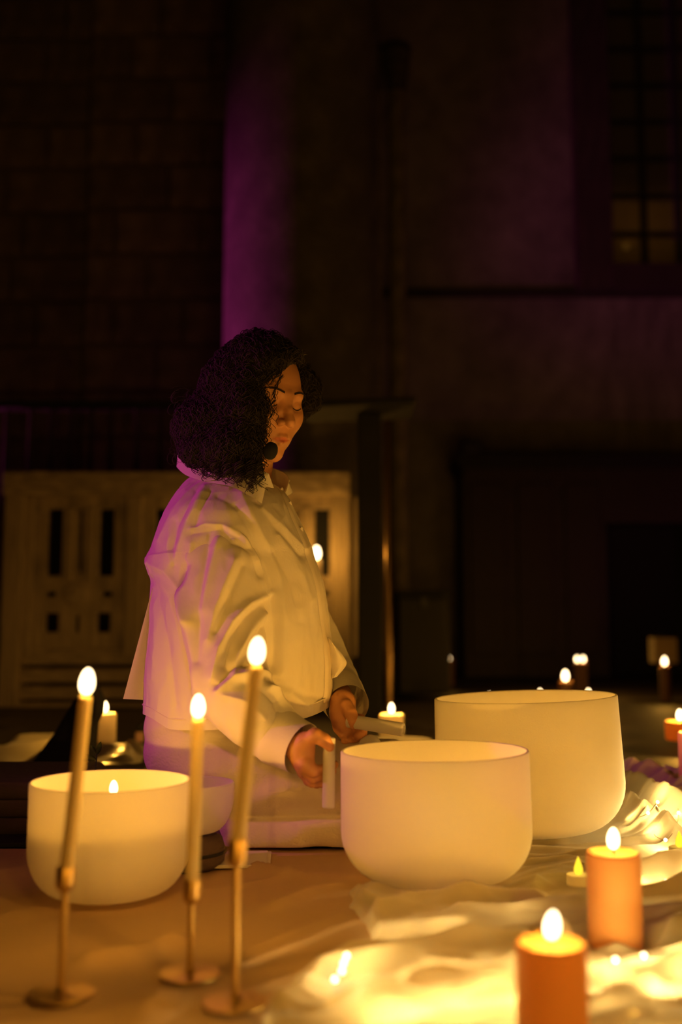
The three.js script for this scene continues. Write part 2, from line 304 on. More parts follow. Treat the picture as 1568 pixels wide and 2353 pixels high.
{ // equipment case, black post with sloping board, glossy pole
  const d = 6, a = at(915, 1356, d), b = at(1033, 1356, d);
  const c = thing('equipment_case', 'dark flight case standing behind the glossy pole', 'case', [(a.x + b.x) / 2, 0, -d - 0.2]);
  part('body', rbox(b.x - a.x, a.y - 0.06, 0.4, 0.015).translate(0, (a.y + 0.0) / 2, 0), M.blackWood, c);
  part('lid', rbox(b.x - a.x + 0.01, 0.06, 0.41, 0.012).translate(0, a.y - 0.03, 0), M.black, c);
  part('latch', rbox(0.05, 0.07, 0.02, 0.006).translate(0, a.y - 0.07, 0.205), M.fixture, c);
  const dp = 4.6, p0 = at(822, 1200, dp), p1 = at(876, 1200, dp), top = at(850, 952, dp).y;
  const s = thing('black_stand', 'black upright stand carrying a sloping dark board behind the woman', 'stand', [(p0.x + p1.x) / 2, 0, -dp]);
  part('post', rbox(p1.x - p0.x, top - 0.02, 0.1, 0.012).translate(0, top / 2 + 0.01, 0), M.black, s);
  part('foot', rbox(0.3, 0.03, 0.4, 0.012).translate(0, 0.015, 0), M.black, s);
  const bl = at(702, 968, dp), br = at(950, 934, dp), len = br.x - bl.x;
  const board = part('board', rbox(len, 0.03, 0.36, 0.01), M.black, s); board.position.set((bl.x + br.x) / 2 - s.position.x, top + 0.012, 0.03); board.rotation.z = 0.04;
  const pp = at(893, 1300, 4.95), pt = at(893, 950, 4.95).y - 0.012;
  const pole = thing('metal_pole', 'thin glossy metal pole catching candle reflections', 'pole', [pp.x, 0, -4.95]);
  part('tube', new THREE.CylinderGeometry(0.016, 0.016, pt - 0.02, 24).translate(0, pt / 2 + 0.01, 0), M.pole, pole);
  part('base', lathe([[0.001, 0], [0.07, 0], [0.07, 0.015], [0.02, 0.03]], 24), M.pole, pole);
}
{ // cream parapet with pierced panels
  const d = 5.4, z = -d, X = px => at(px, 1300, d).x, Y = py => at(300, py, d).y;
  const o = thing('parapet', 'cream painted wooden parapet with pierced panels behind the woman', 'parapet', [0, 0, 0]);
  const yTop = Y(1086), xl = X(6), xr = X(806);
  part('top_rail', rbox(xr - xl, Y(1086) - Y(1140), 0.2, 0.012).translate((xl + xr) / 2, (Y(1086) + Y(1140)) / 2, z - 0.04), M.cream, o);
  part('backing_board', box(xl + 0.02, xr - 0.02, 0.02, Y(1150), z - 0.2, z - 0.16), M.black, o);
  const hole = (s, x0, x1, y0, y1) => { const h = new THREE.Path(); h.moveTo(X(x0), Y(y0)); h.lineTo(X(x1), Y(y0)); h.lineTo(X(x1), Y(y1)); h.lineTo(X(x0), Y(y1)); h.closePath(); s.holes.push(h); };
  for (let k = 0; k < 3; k++) {
    const q = k * 249, lo = Math.max(q + 72, -180), hi = q + 290;
    const s = new THREE.Shape(); s.moveTo(X(lo), Y(1488)); s.lineTo(X(hi), Y(1488)); s.lineTo(X(hi), Y(1140)); s.lineTo(X(lo), Y(1140)); s.closePath();
    for (const [x0, x1, y0, y1] of [[103, 143, 1165, 1326], [175, 189, 1165, 1318], [222, 262, 1165, 1326], [103, 131, 1356, 1374], [231, 261, 1356, 1374], [103, 139, 1405, 1456], [172, 186, 1411, 1456], [221, 258, 1405, 1456]]) hole(s, x0 + q, x1 + q, y0, y1);
    const pn = part('panel', new THREE.ExtrudeGeometry(s, { depth: 0.03, bevelEnabled: true, bevelThickness: 0.008, bevelSize: 0.008, bevelSegments: 2 }).translate(0, 0, z - 0.05), M.cream, o);
    part('medallion', lathe([[0.001, 0.022], [0.03, 0.02], [0.045, 0.012], [0.058, 0.018], [0.062, 0]], 32).rotateX(Math.PI / 2).translate(X(172 + q), Y(1365), z - 0.014), M.cream, pn);
    // raised bars between the openings
    for (const bx of [158, 206]) part('bar', rbox(0.034, Y(1165) - Y(1335), 0.02, 0.006).translate(X(bx + q), (Y(1165) + Y(1335)) / 2, z - 0.008), M.cream, pn);
    // stile beside the panel
    part('stile', rbox(X(103) - X(67), Y(1140) - Y(1510), 0.045, 0.008).translate(X(q + 306), (Y(1140) + Y(1510)) / 2, z - 0.015), M.cream, o);
  }
  part('stile', rbox(X(103) - X(67), Y(1140) - Y(1510), 0.045, 0.008).translate(X(57), (Y(1140) + Y(1510)) / 2, z - 0.015), M.cream, o);
  const ys = [Y(1614), Y(1576), Y(1535), Y(1488)];
  part('plinth', rbox(xr - xl, Math.max(0.02, ys[0]), 0.16, 0.008).translate((xl + xr) / 2, Math.max(0.02, ys[0]) / 2, z - 0.05), M.cream, o);
  for (let i = 0; i < 3; i++) part('plinth_board', rbox(xr - xl, ys[i + 1] - ys[i] - 0.018, 0.07, 0.012).translate((xl + xr) / 2, (ys[i] + ys[i + 1]) / 2 + 0.006, z - 0.03 - 0.006 * i), M.cream, o);
  part('end_post', rbox(0.1, yTop, 0.16, 0.01).translate(xr - 0.05, yTop / 2, z - 0.04), M.cream, o);
  part('end_post', rbox(0.1, yTop, 0.16, 0.01).translate(xl + 0.06, yTop / 2, z - 0.04), M.cream, o);
}
{ // dark balustrade behind the parapet
  const d = 6.0, o = thing('balustrade', 'dark balustrade with slim posts above the parapet', 'railing', [0, 0, 0]);
  const y1 = at(100, 932, d).y, xl = at(-60, 1000, d).x, xr = at(440, 1000, d).x;
  part('hand_rail', rbox(xr - xl, 0.05, 0.08, 0.012).translate((xl + xr) / 2, y1, -d), M.blackWood, o);
  for (const px of [14, 70, 118, 165, 210, 256, 316, 370, 420]) { const p = at(px, 1000, d); part('baluster', lathe([[0.016, 0], [0.02, 0.3], [0.013, 0.9], [0.018, 1.2], [0.013, y1 - 0.02]], 14).translate(p.x, 0, -d), M.darkWood, o); }
}

// ---------------------------------------------------------------- candles, bowls
const dropShape = lathe([[0.0001, 0], [0.18, 0.03], [0.33, 0.12], [0.42, 0.26], [0.445, 0.42], [0.42, 0.58], [0.35, 0.74], [0.25, 0.87], [0.13, 0.96], [0.0001, 1]].map(p => [p[0] * 0.62, p[1]]), 24);
const leafFlame = lathe([[0.0001, 0], [0.3, 0.05], [0.42, 0.18], [0.42, 0.33], [0.34, 0.52], [0.22, 0.72], [0.1, 0.9], [0.0001, 1]].map(p => [p[0] * 0.62, p[1]]), 24);
function flame(parent, pos, h, cd, tilt = 0) {
  const f = part('flame', dropShape, M.flame, parent); f.scale.set(h, h, h); f.position.copy(pos); f.rotation.z = tilt; f.castShadow = false;
  const l = new THREE.PointLight(CANDLE, cd, 0, 2); l.castShadow = true; l.shadow.radius = Math.min(0.3, h * 6); l.shadow.mapSize.set(512, 512);
  l.position.copy(pos).add(V(-Math.sin(tilt) * h * 0.6, h * 0.6, 0)); parent.add(l);
  return f;
}
function waxGeo(r, h, dish = 0.006) {
  const e = Math.min(0.006, r * 0.12);
  return lathe([[0.0001, 0], [r - e, 0], [r, e], [r * 1.0, h * 0.5], [r, h - e * 1.3], [r - e * 0.4, h - e * 0.3], [r - e, h], [r - e * 1.6, h - e * 0.5], [r * 0.6, h - dish * 0.8], [0.0001, h - dish]], 48);
}
function pillarCandle(name, label, pos, r, h, mat, fh, cd, group, tilt = 0) {
  const o = thing(name, label, 'candle', pos, group);
  part('wax', waxGeo(r, h), mat, o);
  part('wick', tube([V(0, h - 0.006, 0), V(0.0005, h + 0.002, 0), V(0.001, h + 0.006, 0)], 0.0013, 6, 6), M.wick, o);
  flame(o, V(0, h + 0.003, 0), fh, cd, tilt);
  return o;
}
const bowlList = [];                            // footprints, for the cloth below
function bowl(label, px, rimY, depth, R, Hh, mouth = 1, tilt = 0, base = 0.004, round = 0.42) {
  const p = at(px, rimY, depth);
  const o = thing('crystal_bowl', label, 'singing bowl', [p.x, base, -depth], 'frosted crystal singing bowls');
  const t = 0.0055, out = [], rb = R * round, pts = [];
  out.push([0.0001, 0], [R * 0.42, 0.0005], [R * 0.55, 0.004]);
  for (let i = 1; i <= 10; i++) { const a = i / 10 * Math.PI / 2; out.push([R * 0.55 + (R - R * 0.55) * Math.sin(a) ** 0.92, 0.004 + rb * 1.15 * (1 - Math.cos(a)) ** 0.95]); }
  const y1 = out[out.length - 1][1];
  for (let i = 1; i <= 6; i++) out.push([R * (1 + (mouth - 1) * i / 6), y1 + (Hh - y1) * i / 6]);
  pts.push(...out);
  const rim = out[out.length - 1];
  pts.push([rim[0] - t * 0.25, rim[1] + t * 0.4], [rim[0] - t * 0.75, rim[1] + t * 0.4]);
  for (let i = out.length - 1; i >= 1; i--) pts.push([Math.max(0.0001, out[i][0] - t), Math.max(out[i][1], t)]);
  pts.push([0.0001, t]);
  part('bowl_wall', lathe(pts, 96), M.quartz, o);
  o.rotation.z = tilt;
  bowlList.push([p.x, -depth, R * 0.62, R]);
  return o;
}
bowl('frosted bowl at the left behind two slim taper candles, flame showing inside', 256, 1772, 1.67, 0.124, 0.172, 1, 0, 0.004, 0.5);
bowl('small pale bowl half hidden between the left bowl and the kneeling woman', 436, 1780, 1.86, 0.078, 0.085, 1, 0, 0.06, 0.75);
bowl('glowing frosted bowl in the front centre, nearest to the orange candles', 1002, 1719, 1.75, 0.155, 0.205, 0.995, 0.012, 0.008, 0.42);
bowl('largest frosted bowl, tilted a little, behind the front bowl on the right', 1217, 1612, 2.14, 0.187, 0.262, 0.975, 0.035, 0.012, 0.42);
bowl('small white bowl farther back under the stub candle and the horizontal mallet', 916, 1692, 3.2, 0.1, 0.072, 1, 0, 0.002, 0.5);
{ const p = at(428, 1850, 1.86), o = thing('bowl_cushion', 'dark round cushion under the small pale bowl', 'cushion', [bowlList[1][0], 0.003, bowlList[1][1]]); part('cover', lathe([[0.001, 0], [0.05, 0], [0.062, 0.012], [0.064, 0.03], [0.058, 0.05], [0.045, 0.056], [0.001, 0.055]], 32), M.wool, o); part('piping', new THREE.TorusGeometry(0.064, 0.003, 8, 40).rotateX(Math.PI / 2).translate(0, 0.028, 0), M.black, o); }

// candles standing inside two of the bowls
{ const b = bowlList[0], p = at(262, 1782, 1.66); pillarCandle('bowl_candle', 'white candle burning inside the left bowl, only its flame tip showing', [p.x, 0.012, -1.66], 0.032, 0.142, M.waxWhite, 0.022, 0.2, undefined); }
{ const b = bowlList[2]; pillarCandle('bowl_candle', 'low candle hidden inside the glowing front bowl', [b[0] - 0.005, 0.016, b[1] + 0.082], 0.022, 0.098, M.waxWhite, 0.022, 0.32, undefined); }
{ const b = bowlList[3]; pillarCandle('bowl_candle', 'unseen candle added inside the largest bowl to make it glow', [b[0], 0.022, b[1]], 0.026, 0.11, M.waxWhite, 0.024, 0.17, undefined); }  // added out of sight to brighten the wall of the largest bowl

// slim tapers in gold holders
function taper(label, slabel, foot, stemTop, cupTop, tip, flameTop, cupW) {
  const b = onFloor(...foot, 0.004), d = -b.z;
  const st = at(...stemTop, d), ct = at(...cupTop, d), tp = at(...tip, d), ft = at(...flameTop, d), r = cupW / 2 / F * d;
  const s = thing('candlestick', slabel, 'candlestick', b);
  const rel = v => v.clone().sub(b);
  part('base_disc', lathe([[0.0001, 0], [0.036, 0], [0.0375, 0.0015], [0.036, 0.003], [0.008, 0.004], [0.005, 0.008], [0.0001, 0.008]], 48), M.brass, s);
  part('stem', tube([V(0, 0.004, 0), rel(st).multiplyScalar(0.5), rel(st)], 0.0042, 12, 14), M.brass, s);
  const up = ct.clone().sub(st), len = up.length(); up.normalize();
  const cup = part('cup', lathe([[0.0001, 0], [r * 0.5, 0.001], [r * 0.9, 0.004], [r, 0.009], [r, len], [r - 0.0018, len], [r - 0.0018, 0.008], [0.0001, 0.006]], 32), M.brass, s);
  cup.position.copy(rel(st)); cup.quaternion.setFromUnitVectors(V(0, 1, 0), up);
  const base = st.clone().addScaledVector(up, 0.009), ax = tp.clone().sub(base), L = ax.length(); ax.normalize();
  const c = thing('taper_candle', label, 'candle', base);
  c.quaternion.setFromUnitVectors(V(0, 1, 0), ax);
  const rc = r - 0.0025;
  part('wax', lathe([[0.0001, 0], [rc, 0], [rc, 0.03], [rc * 0.95, L * 0.6], [rc * 0.86, L - 0.006], [rc * 0.72, L - 0.001], [rc * 0.5, L - 0.001], [0.0001, L - 0.004]], 32), M.waxCream, c);
  part('wick', tube([V(0, L - 0.004, 0), V(0, L + 0.002, 0), V(0.0006, L + 0.006, 0)], 0.0011, 6, 6), M.wick, c);
  flame(c, V(0, L + 0.001, 0), ft.clone().sub(tp).length() * 1.0, 0.11, 0);
}
taper('slim cream taper leaning right in the leftmost candlestick', 'leftmost slim gold candlestick with a disc foot', [140, 2286], [149, 2050], [151, 1992], [197, 1597], [199, 1538], 42);
taper('slim cream taper of the middle, lowest candlestick', 'shortest slim gold candlestick between the other two', [437, 2240], [440, 2078], [443, 2020], [455, 1650], [456, 1598], 40);
taper('tallest slim cream taper leaning right in front of the woman', 'tallest slim gold candlestick, nearest to the viewer', [540, 2306], [543, 1992], [546, 1928], [588, 1527], [591, 1467], 45);

// pillar candles near the front
{ const d = 1.05, p = at(1267, 2172, d); pillarCandle('pillar_candle', 'orange pillar candle nearest to the viewer, cut by the lower edge', [p.x, 0.006, -d], 0.0345, p.y - 0.003, M.waxOrange, 0.026, 0.042, undefined, -0.12); }
{ const d = 1.40, p = at(1410, 1962, d); pillarCandle('pillar_candle', 'orange pillar candle farther back beside the tealight', [p.x, 0.006, -d], 0.0348, p.y - 0.003, M.waxOrange, 0.027, 0.05, undefined, -0.03); }
{ const d = 3.6, p = at(1563, 1657, d); pillarCandle('pillar_candle', 'wide orange candle at the right edge on the rumpled cloth', [p.x, 0.03, -d], 0.05, p.y - 0.03, M.waxOrange, 0.036, 0.2); }
{ const d = 2.7, p = at(1590, 1682, d); pillarCandle('pillar_candle', 'pale pink candle cut by the right edge', [p.x, 0.015, -d], 0.034, p.y - 0.015, M.waxPink, 0.03, 0.15); }
{ const d = 3.6, p = at(900, 1642, d); pillarCandle('pillar_candle', 'white stub candle behind the horizontal mallet', [p.x, 0.002, -d], 0.042, p.y, M.waxWhite, 0.034, 0.26); }
{ const d = 3.4, p = at(241, 1640, d); pillarCandle('pillar_candle', 'cream pillar candle behind the left bowl beside a black bag', [p.x, 0.002, -d], 0.037, p.y, M.waxWhite, 0.034, 0.2); }
{ const d = 3.3, p = at(1026, 1684, d); pillarCandle('pillar_candle', 'pink candle edge peeping out left of the largest bowl', [p.x, 0.002, -d], 0.024, p.y, M.waxPink, 0.02, 0.08); }
// candles in the dark of the nave
for (const [px, py, d, r, fh, cd, lab] of [
  [1125, 1606, 4.2, 0.03, 0.022, 0.1, 'candle whose flame tip touches the left rim of the largest bowl'], [1242, 1600, 4.4, 0.03, 0.026, 0.12, 'candle flame just above the middle rim of the largest bowl'], [1353, 1600, 4.6, 0.03, 0.028, 0.12, 'candle flame just above the right rim of the largest bowl'],
  [1300, 1566, 5.0, 0.035, 0.05, 0.2, 'candle glowing as a large orange blur above the largest bowl'], [1327, 1522, 6.4, 0.022, 0.034, 0.15, 'left one of two close candles in the dark'], [1341, 1522, 6.4, 0.022, 0.034, 0.15, 'right one of two close candles in the dark'],
  [1528, 1530, 5.8, 0.03, 0.045, 0.2, 'candle in the dark below the dim lantern at the right edge'], [1034, 1516, 7.2, 0.03, 0.014, 0.03, 'faint candle in the dark right of the flight case']]) {
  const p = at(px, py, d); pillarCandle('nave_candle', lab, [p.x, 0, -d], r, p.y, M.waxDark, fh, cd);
}
{ // lantern at the right
  const d = 6.3, p = at(1524, 1494, d), w = 0.13, o = thing('lantern', 'dim square lantern at the right edge in the dark', 'lantern', [p.x, 0, -d]);
  part('post', new THREE.CylinderGeometry(0.015, 0.03, p.y - 0.08, 12).translate(0, (p.y - 0.08) / 2, 0), M.black, o);
  part('glass_box', new THREE.BoxGeometry(w, 0.15, w).translate(0, p.y, 0), phys(lin(0.22, 0.14, 0.05), { roughness: 0.95, transmission: 0.6, thickness: 0 }), o);
  part('top', new THREE.ConeGeometry(0.1, 0.05, 4).rotateY(Math.PI / 4).translate(0, p.y + 0.1, 0), M.black, o);
  const b = part('bulb', new THREE.SphereGeometry(0.012, 12, 8).translate(0, p.y, 0), new THREE.MeshStandardMaterial({ color: 0, emissive: lin(1, 0.6, 0.15), emissiveIntensity: 0.3 }), o);
  const l = new THREE.PointLight(lin(1, 0.45, 0.08), 0.0012, 0, 2); l.position.set(0, p.y, 0); l.castShadow = true; l.shadow.radius = 0.5; o.add(l);
}
{ // candle on a tall stand in front of the parapet
  const d = 5.15, p = at(728, 1284, d), o = thing('candle_stand', 'slim floor stand hidden behind the woman, carrying a candle', 'stand', [p.x, 0, -d]);
  part('foot', lathe([[0.001, 0], [0.12, 0], [0.12, 0.012], [0.02, 0.03]], 32), M.black, o);
  part('pole', new THREE.CylinderGeometry(0.01, 0.01, p.y - 0.13, 14).translate(0, (p.y - 0.13) / 2 + 0.01, 0), M.black, o);
  part('dish', lathe([[0.001, p.y - 0.12], [0.04, p.y - 0.118], [0.045, p.y - 0.11]], 24), M.black, o);
  pillarCandle('stand_candle', 'candle glowing in front of the parapet right beside the shirt', [p.x, p.y - 0.117, -d], 0.025, 0.112, M.waxWhite, 0.065, 0.4);
}
// unseen candles added as fill light for the shirt, cloths and parapet
for (const [x, z, h, cd, lab] of [[1.1, -0.95, 0.1, 0.5, 'unseen orange pillar candle added beyond the right edge, near the viewer'], [0.55, -0.15, 0.1, 1.0, 'unseen orange pillar candle added right of the viewer to light the shirt'], [1.45, -1.75, 0.12, 1.2, 'unseen orange pillar candle added beyond the right edge, beside the rumpled satin'], [-1.75, -4.3, 0.2, 0.18, 'unseen white candle added beyond the left edge to brighten the parapet'], [-0.1, 0.15, 0.1, 1.0, 'unseen orange pillar candle added behind the viewer to light the shirt']])
  pillarCandle('unseen_candle', lab, [x, 0.004, z], 0.035, h, M.waxOrange, 0.027, cd);

// flat battery tealights
for (const [px, py, d, lab] of [[1330, 2012, 1.66, 'battery tealight with a yellow plastic flame beside the orange candle'], [1562, 1938, 1.86, 'battery tealight at the right edge under the bright satin fold']]) {
  const p = at(px, py, d), o = thing('tealight', lab, 'tealight', [p.x, 0.022, -d]);
  part('cup', lathe([[0.0001, 0], [0.018, 0], [0.0185, 0.002], [0.0185, 0.014], [0.017, 0.0155], [0.008, 0.0145], [0.0001, 0.0145]], 32), M.waxWhite, o);
  const f = part('plastic_flame', leafFlame, M.tealightGlow, o); f.scale.set(0.026, 0.028, 0.026); f.position.y = 0.0145;
  const l = new THREE.PointLight(lin(1, 0.6, 0.08), 0.006, 0, 2); l.position.y = 0.024; l.castShadow = true; l.shadow.radius = 0.2; o.add(l);
}

// ---------------------------------------------------------------- cloths on the floor
function avoid(x, z) { let k = 1; for (const [bx, bz, r, R] of bowlList) k = Math.min(k, sstep(r, R * 1.15, Math.hypot(x - bx, z - bz))); return k; }
const spotsFlat = [];
scene.traverse(o => { if (/^(pillar_candle|unseen_candle|candlestick|tealight)/.test(o.name) && o.position.z > -4) spotsFlat.push([o.position.x, o.position.z, o.name.startsWith('candlestick') ? 0.042 : 0.04]); });
function avoidAll(x, z) { let k = avoid(x, z); for (const [a, b, r] of spotsFlat) k = Math.min(k, sstep(r, r * 1.9, Math.hypot(x - a, z - b))); return k; }
{ // plain sheet
  const x0 = -1.25, x1 = 1.1, z0 = -0.35, z1 = -2.02;
  const folds = [[[500, 2235], [640, 2180], [790, 2120]], [[200, 2215], [330, 2195], [400, 2170]], [[590, 2000], [760, 2040]], [[640, 2090], [720, 2060], [800, 2050]], [[330, 2340], [380, 2280]]].map(l => l.map(q => { const p = onFloor(...q); return [p.x, p.z]; }));
  const g = grid(240, 170, (u, v) => {
    const x = x0 + (x1 - x0) * u, z = z0 + (z1 - z0) * v; let h = 0.0;
    folds.forEach((f, i) => { const d = distPoly(x, z, f); h += 0.016 * Math.exp(-((d / 0.017) ** 1.5)) * (i === 4 ? 0.6 : 1); });
    h += 0.004 * Math.max(0, fbm(x * 5, z * 5, 3)) + 0.004 * Math.max(0, 1 - Math.abs(Math.sin(9 * (x * 0.5 + z) + 2 * noise(x * 3, z * 3, 8))) * 3);
    return V(x, 0.001 + h * avoidAll(x, z) + 0.0006 * noise(x * 30, z * 30), z);
  });
  single('floor_sheet', g, M.sheet, 'plain beige sheet spread flat over the floor in the foreground', 'sheet');
}
const SATH = [];
{ // rumpled satin on the right
  const left = [[2353, 610], [2300, 640], [2240, 722], [2185, 850], [2140, 838], [2100, 802], [2060, 812], [2010, 880], [1960, 1120], [1900, 1270], [1800, 1400], [1720, 1418]].map(([py, px]) => onFloor(px, py)).sort((a, b) => b.z - a.z);
  const xl = z => { for (let i = 0; i + 1 < left.length; i++) if (z <= left[i].z && z >= left[i + 1].z) { const t = (left[i].z - z) / (left[i].z - left[i + 1].z); return left[i].x + (left[i + 1].x - left[i].x) * t; } return z > left[0].z ? left[0].x : left[left.length - 1].x; };
  const ridge = [
    [[[858, 2120], [960, 2098], [1130, 2078], [1230, 2072]], 0.032, 0.024], [[[812, 2092], [860, 2066], [960, 2062], [1030, 2070]], 0.024, 0.026], [[[930, 2220], [1060, 2188], [1200, 2185]], 0.034, 0.028],
    [[[640, 2330], [740, 2262], [850, 2245], [930, 2225]], 0.028, 0.022], [[[850, 2330], [960, 2300], [1200, 2280], [1280, 2275]], 0.03, 0.034], [[[1200, 2215], [1330, 2160], [1440, 2195], [1568, 2165]], 0.036, 0.024],
    [[[1210, 2265], [1400, 2240], [1568, 2215]], 0.03, 0.026], [[[1360, 2345], [1450, 2310], [1500, 2270]], 0.024, 0.014], [[[1300, 2330], [1480, 2342]], 0.02, 0.018],
    [[[1440, 2024], [1568, 2004], [1640, 1995]], 0.034, 0.022], [[[1470, 2062], [1568, 2050], [1650, 2060]], 0.036, 0.028], [[[1480, 2118], [1600, 2120]], 0.026, 0.024],
    [[[1400, 1868], [1460, 1882], [1540, 1936]], 0.05, 0.03], [[[1425, 1828], [1500, 1850], [1570, 1875]], 0.06, 0.03], [[[1428, 1790], [1500, 1800], [1600, 1818]], 0.055, 0.04], [[[1425, 1748], [1500, 1738], [1600, 1745]], 0.05, 0.04],
    [[[1428, 1745], [1490, 1775], [1600, 1800]], 0.03, 0.016], [[[1430, 1730], [1500, 1715], [1600, 1720]], 0.05, 0.03], [[[1230, 1935], [1300, 1925], [1350, 1945]], 0.02, 0.012], [[[1100, 2030], [1200, 2035], [1320, 2040]], 0.016, 0.016], [[[1060, 2120], [1200, 2110], [1330, 2095]], 0.022, 0.03], [[[1180, 2065], [1280, 2045], [1345, 2050]], 0.02, 0.018]
  ].map(([l, a, w]) => [l.map(q => { const p = onFloor(...q, 0.012); return [p.x, p.z]; }), a, w]);
  const zn = -0.97, zf = -2.95;
  const hgt = (x, z) => {
    let h = 0;
    const wx = x + 0.012 * noise(x * 14, z * 14, 1), wz = z + 0.012 * noise(x * 14, z * 14, 2);
    for (const [l, a, w] of ridge) { const d = distPoly(wx, wz, l); h = smax(h, a * 1.0 * Math.exp(-((d / (w * 1.05)) ** 1.35)), 0.008); }
    h += 0.010 * (1 - Math.abs(noise(x * 4 + 2, z * 11 + x * 4, 5)) * 3) + 0.007 * (0.7 - Math.abs(noise(x * 8 + z * 6, z * 21 + x * 3, 6)) * 2.6) + 0.0025 * noise(x * 20 + z * 12, z * 44, 2);
    return Math.max(0, h) * avoidAll(x, z);
  };
  SATH.push(hgt);
  const g = grid(260, 420, (u, v) => {
    const z = zn + (zf - zn) * v, e = 0.012 * noise(z * 22, 3, 1), a = xl(z) + e, b = 1.15, x = a + (b - a) * u;
    const near = sstep(0.30, 0.60, x);           // the near edge draws back on the right
    const zz = z - near * 0.10 * (1 - v) ** 3 + 0.0;
    return V(x, 0.006 + hgt(x, zz) * sstep(0, 0.02, u * (b - a) + 0.004), zz);
  });
  single('satin_cloth', g, M.satin, 'rumpled cream satin cloth with glowing folds on the right', 'cloth');
}
{ // fairy lights lying in the folds
  const strings = [
    ['fairy lights in four bright points at the left edge of the satin', [[770, 2250], [786, 2231], [790, 2213], [797, 2197], [837, 2199]], 0.016],
    ['fairy lights behind the near orange candle, under the bright satin facet', [[890, 2322], [930, 2314], [975, 2308], [1020, 2304], [1065, 2300], [1110, 2297], [1155, 2293], [1200, 2289], [1250, 2282]], 0.03, true],
    ['fairy lights running right from behind the near orange candle', [[1230, 2240], [1310, 2212], [1415, 2206], [1480, 2196], [1555, 2190], [1600, 2240]]],
    ['fairy lights glowing under the satin folds in front of the front bowl', [[900, 2118], [960, 2108], [1030, 2100], [1100, 2096], [1170, 2090]], 0.014, true],
    ['fairy lights glowing under the satin swell left of the near orange candle', [[945, 2225], [1000, 2214], [1060, 2204], [1120, 2198], [1180, 2196]], 0.016, true],
    ['fairy lights glowing under the satin at the lower right edge', [[1370, 2262], [1440, 2252], [1500, 2246], [1545, 2262], [1590, 2268]], 0.035, true],
    ['fairy lights glowing in the satin fold right of the far orange candle', [[1440, 2020], [1475, 2016], [1530, 1998], [1590, 1990]], 0.04, true],
    ['fairy lights tangled in the satin right of the largest bowl', [[1455, 1880], [1490, 1868], [1512, 1843], [1500, 1862], [1545, 1838], [1560, 1868], [1530, 1930], [1505, 1915], [1590, 1900]], 0.05]];
  const bulbG = new THREE.SphereGeometry(0.0034, 12, 10);
  for (const [lab, pts, cd = 0.03, under = false] of strings) {
    const o = thing('fairy_lights', lab, 'fairy lights');
    const world = pts.map(q => { let p = onFloor(...q, 0.02); for (let i = 0; i < 4; i++) p = onFloor(...q, 0.012 + SATH[0](p.x, p.z)); if (under) p.y = Math.max(0.008, p.y - 0.018); return p; });
    part('wire', new THREE.TubeGeometry(new THREE.CatmullRomCurve3(world), 80, 0.0007, 6), M.wire, o);
    for (const p of world) {
      const b = part('bulb', bulbG, M.ledGlow, o); b.position.copy(p); b.castShadow = false;
      const l = new THREE.PointLight(LEDC, cd, 0, 2); l.position.copy(p); l.castShadow = true; l.shadow.radius = 0.15; l.shadow.mapSize.set(256, 256); o.add(l);
    }
  }
}
{ // paper card, mat, blanket and small things around
  const a = onFloor(468, 1998, 0.004), b = onFloor(628, 1962, 0.004);
  const c = thing('paper_card', 'white folded paper lying flat in front of the kneeling woman', 'paper', [(a.x + b.x) / 2, 0.006, (a.z + b.z) / 2]);
  part('lower_leaf', rbox(b.x - a.x, 0.002, a.z - b.z, 0.0008, 1).translate(0, 0.001, 0), M.paper, c);
  part('upper_leaf', rbox(b.x - a.x - 0.008, 0.002, a.z - b.z - 0.006, 0.0008, 1).translate(-0.003, 0.0035, 0.002), M.paper, c); c.rotation.y = 0.05;
  single('floor_mat', new RoundedBoxGeometry(0.95, 0.01, 0.72, 2, 0.004), M.black, 'thin black mat under the kneeling woman', 'mat', [-0.27, 0.0035, -2.395]);
  const bl = at(40, 1800, 2.3), o = thing('folded_blanket', 'dark folded blanket at the left edge with a magenta lit fold', 'blanket', [-0.86, 0.004, -2.28]);
  for (let i = 0; i < 3; i++) part('layer', rbox(0.62, 0.034, 0.34, 0.016, 4).translate(0.004 * i, 0.018 + i * 0.034, -0.006 * i), M.wool, o);
}
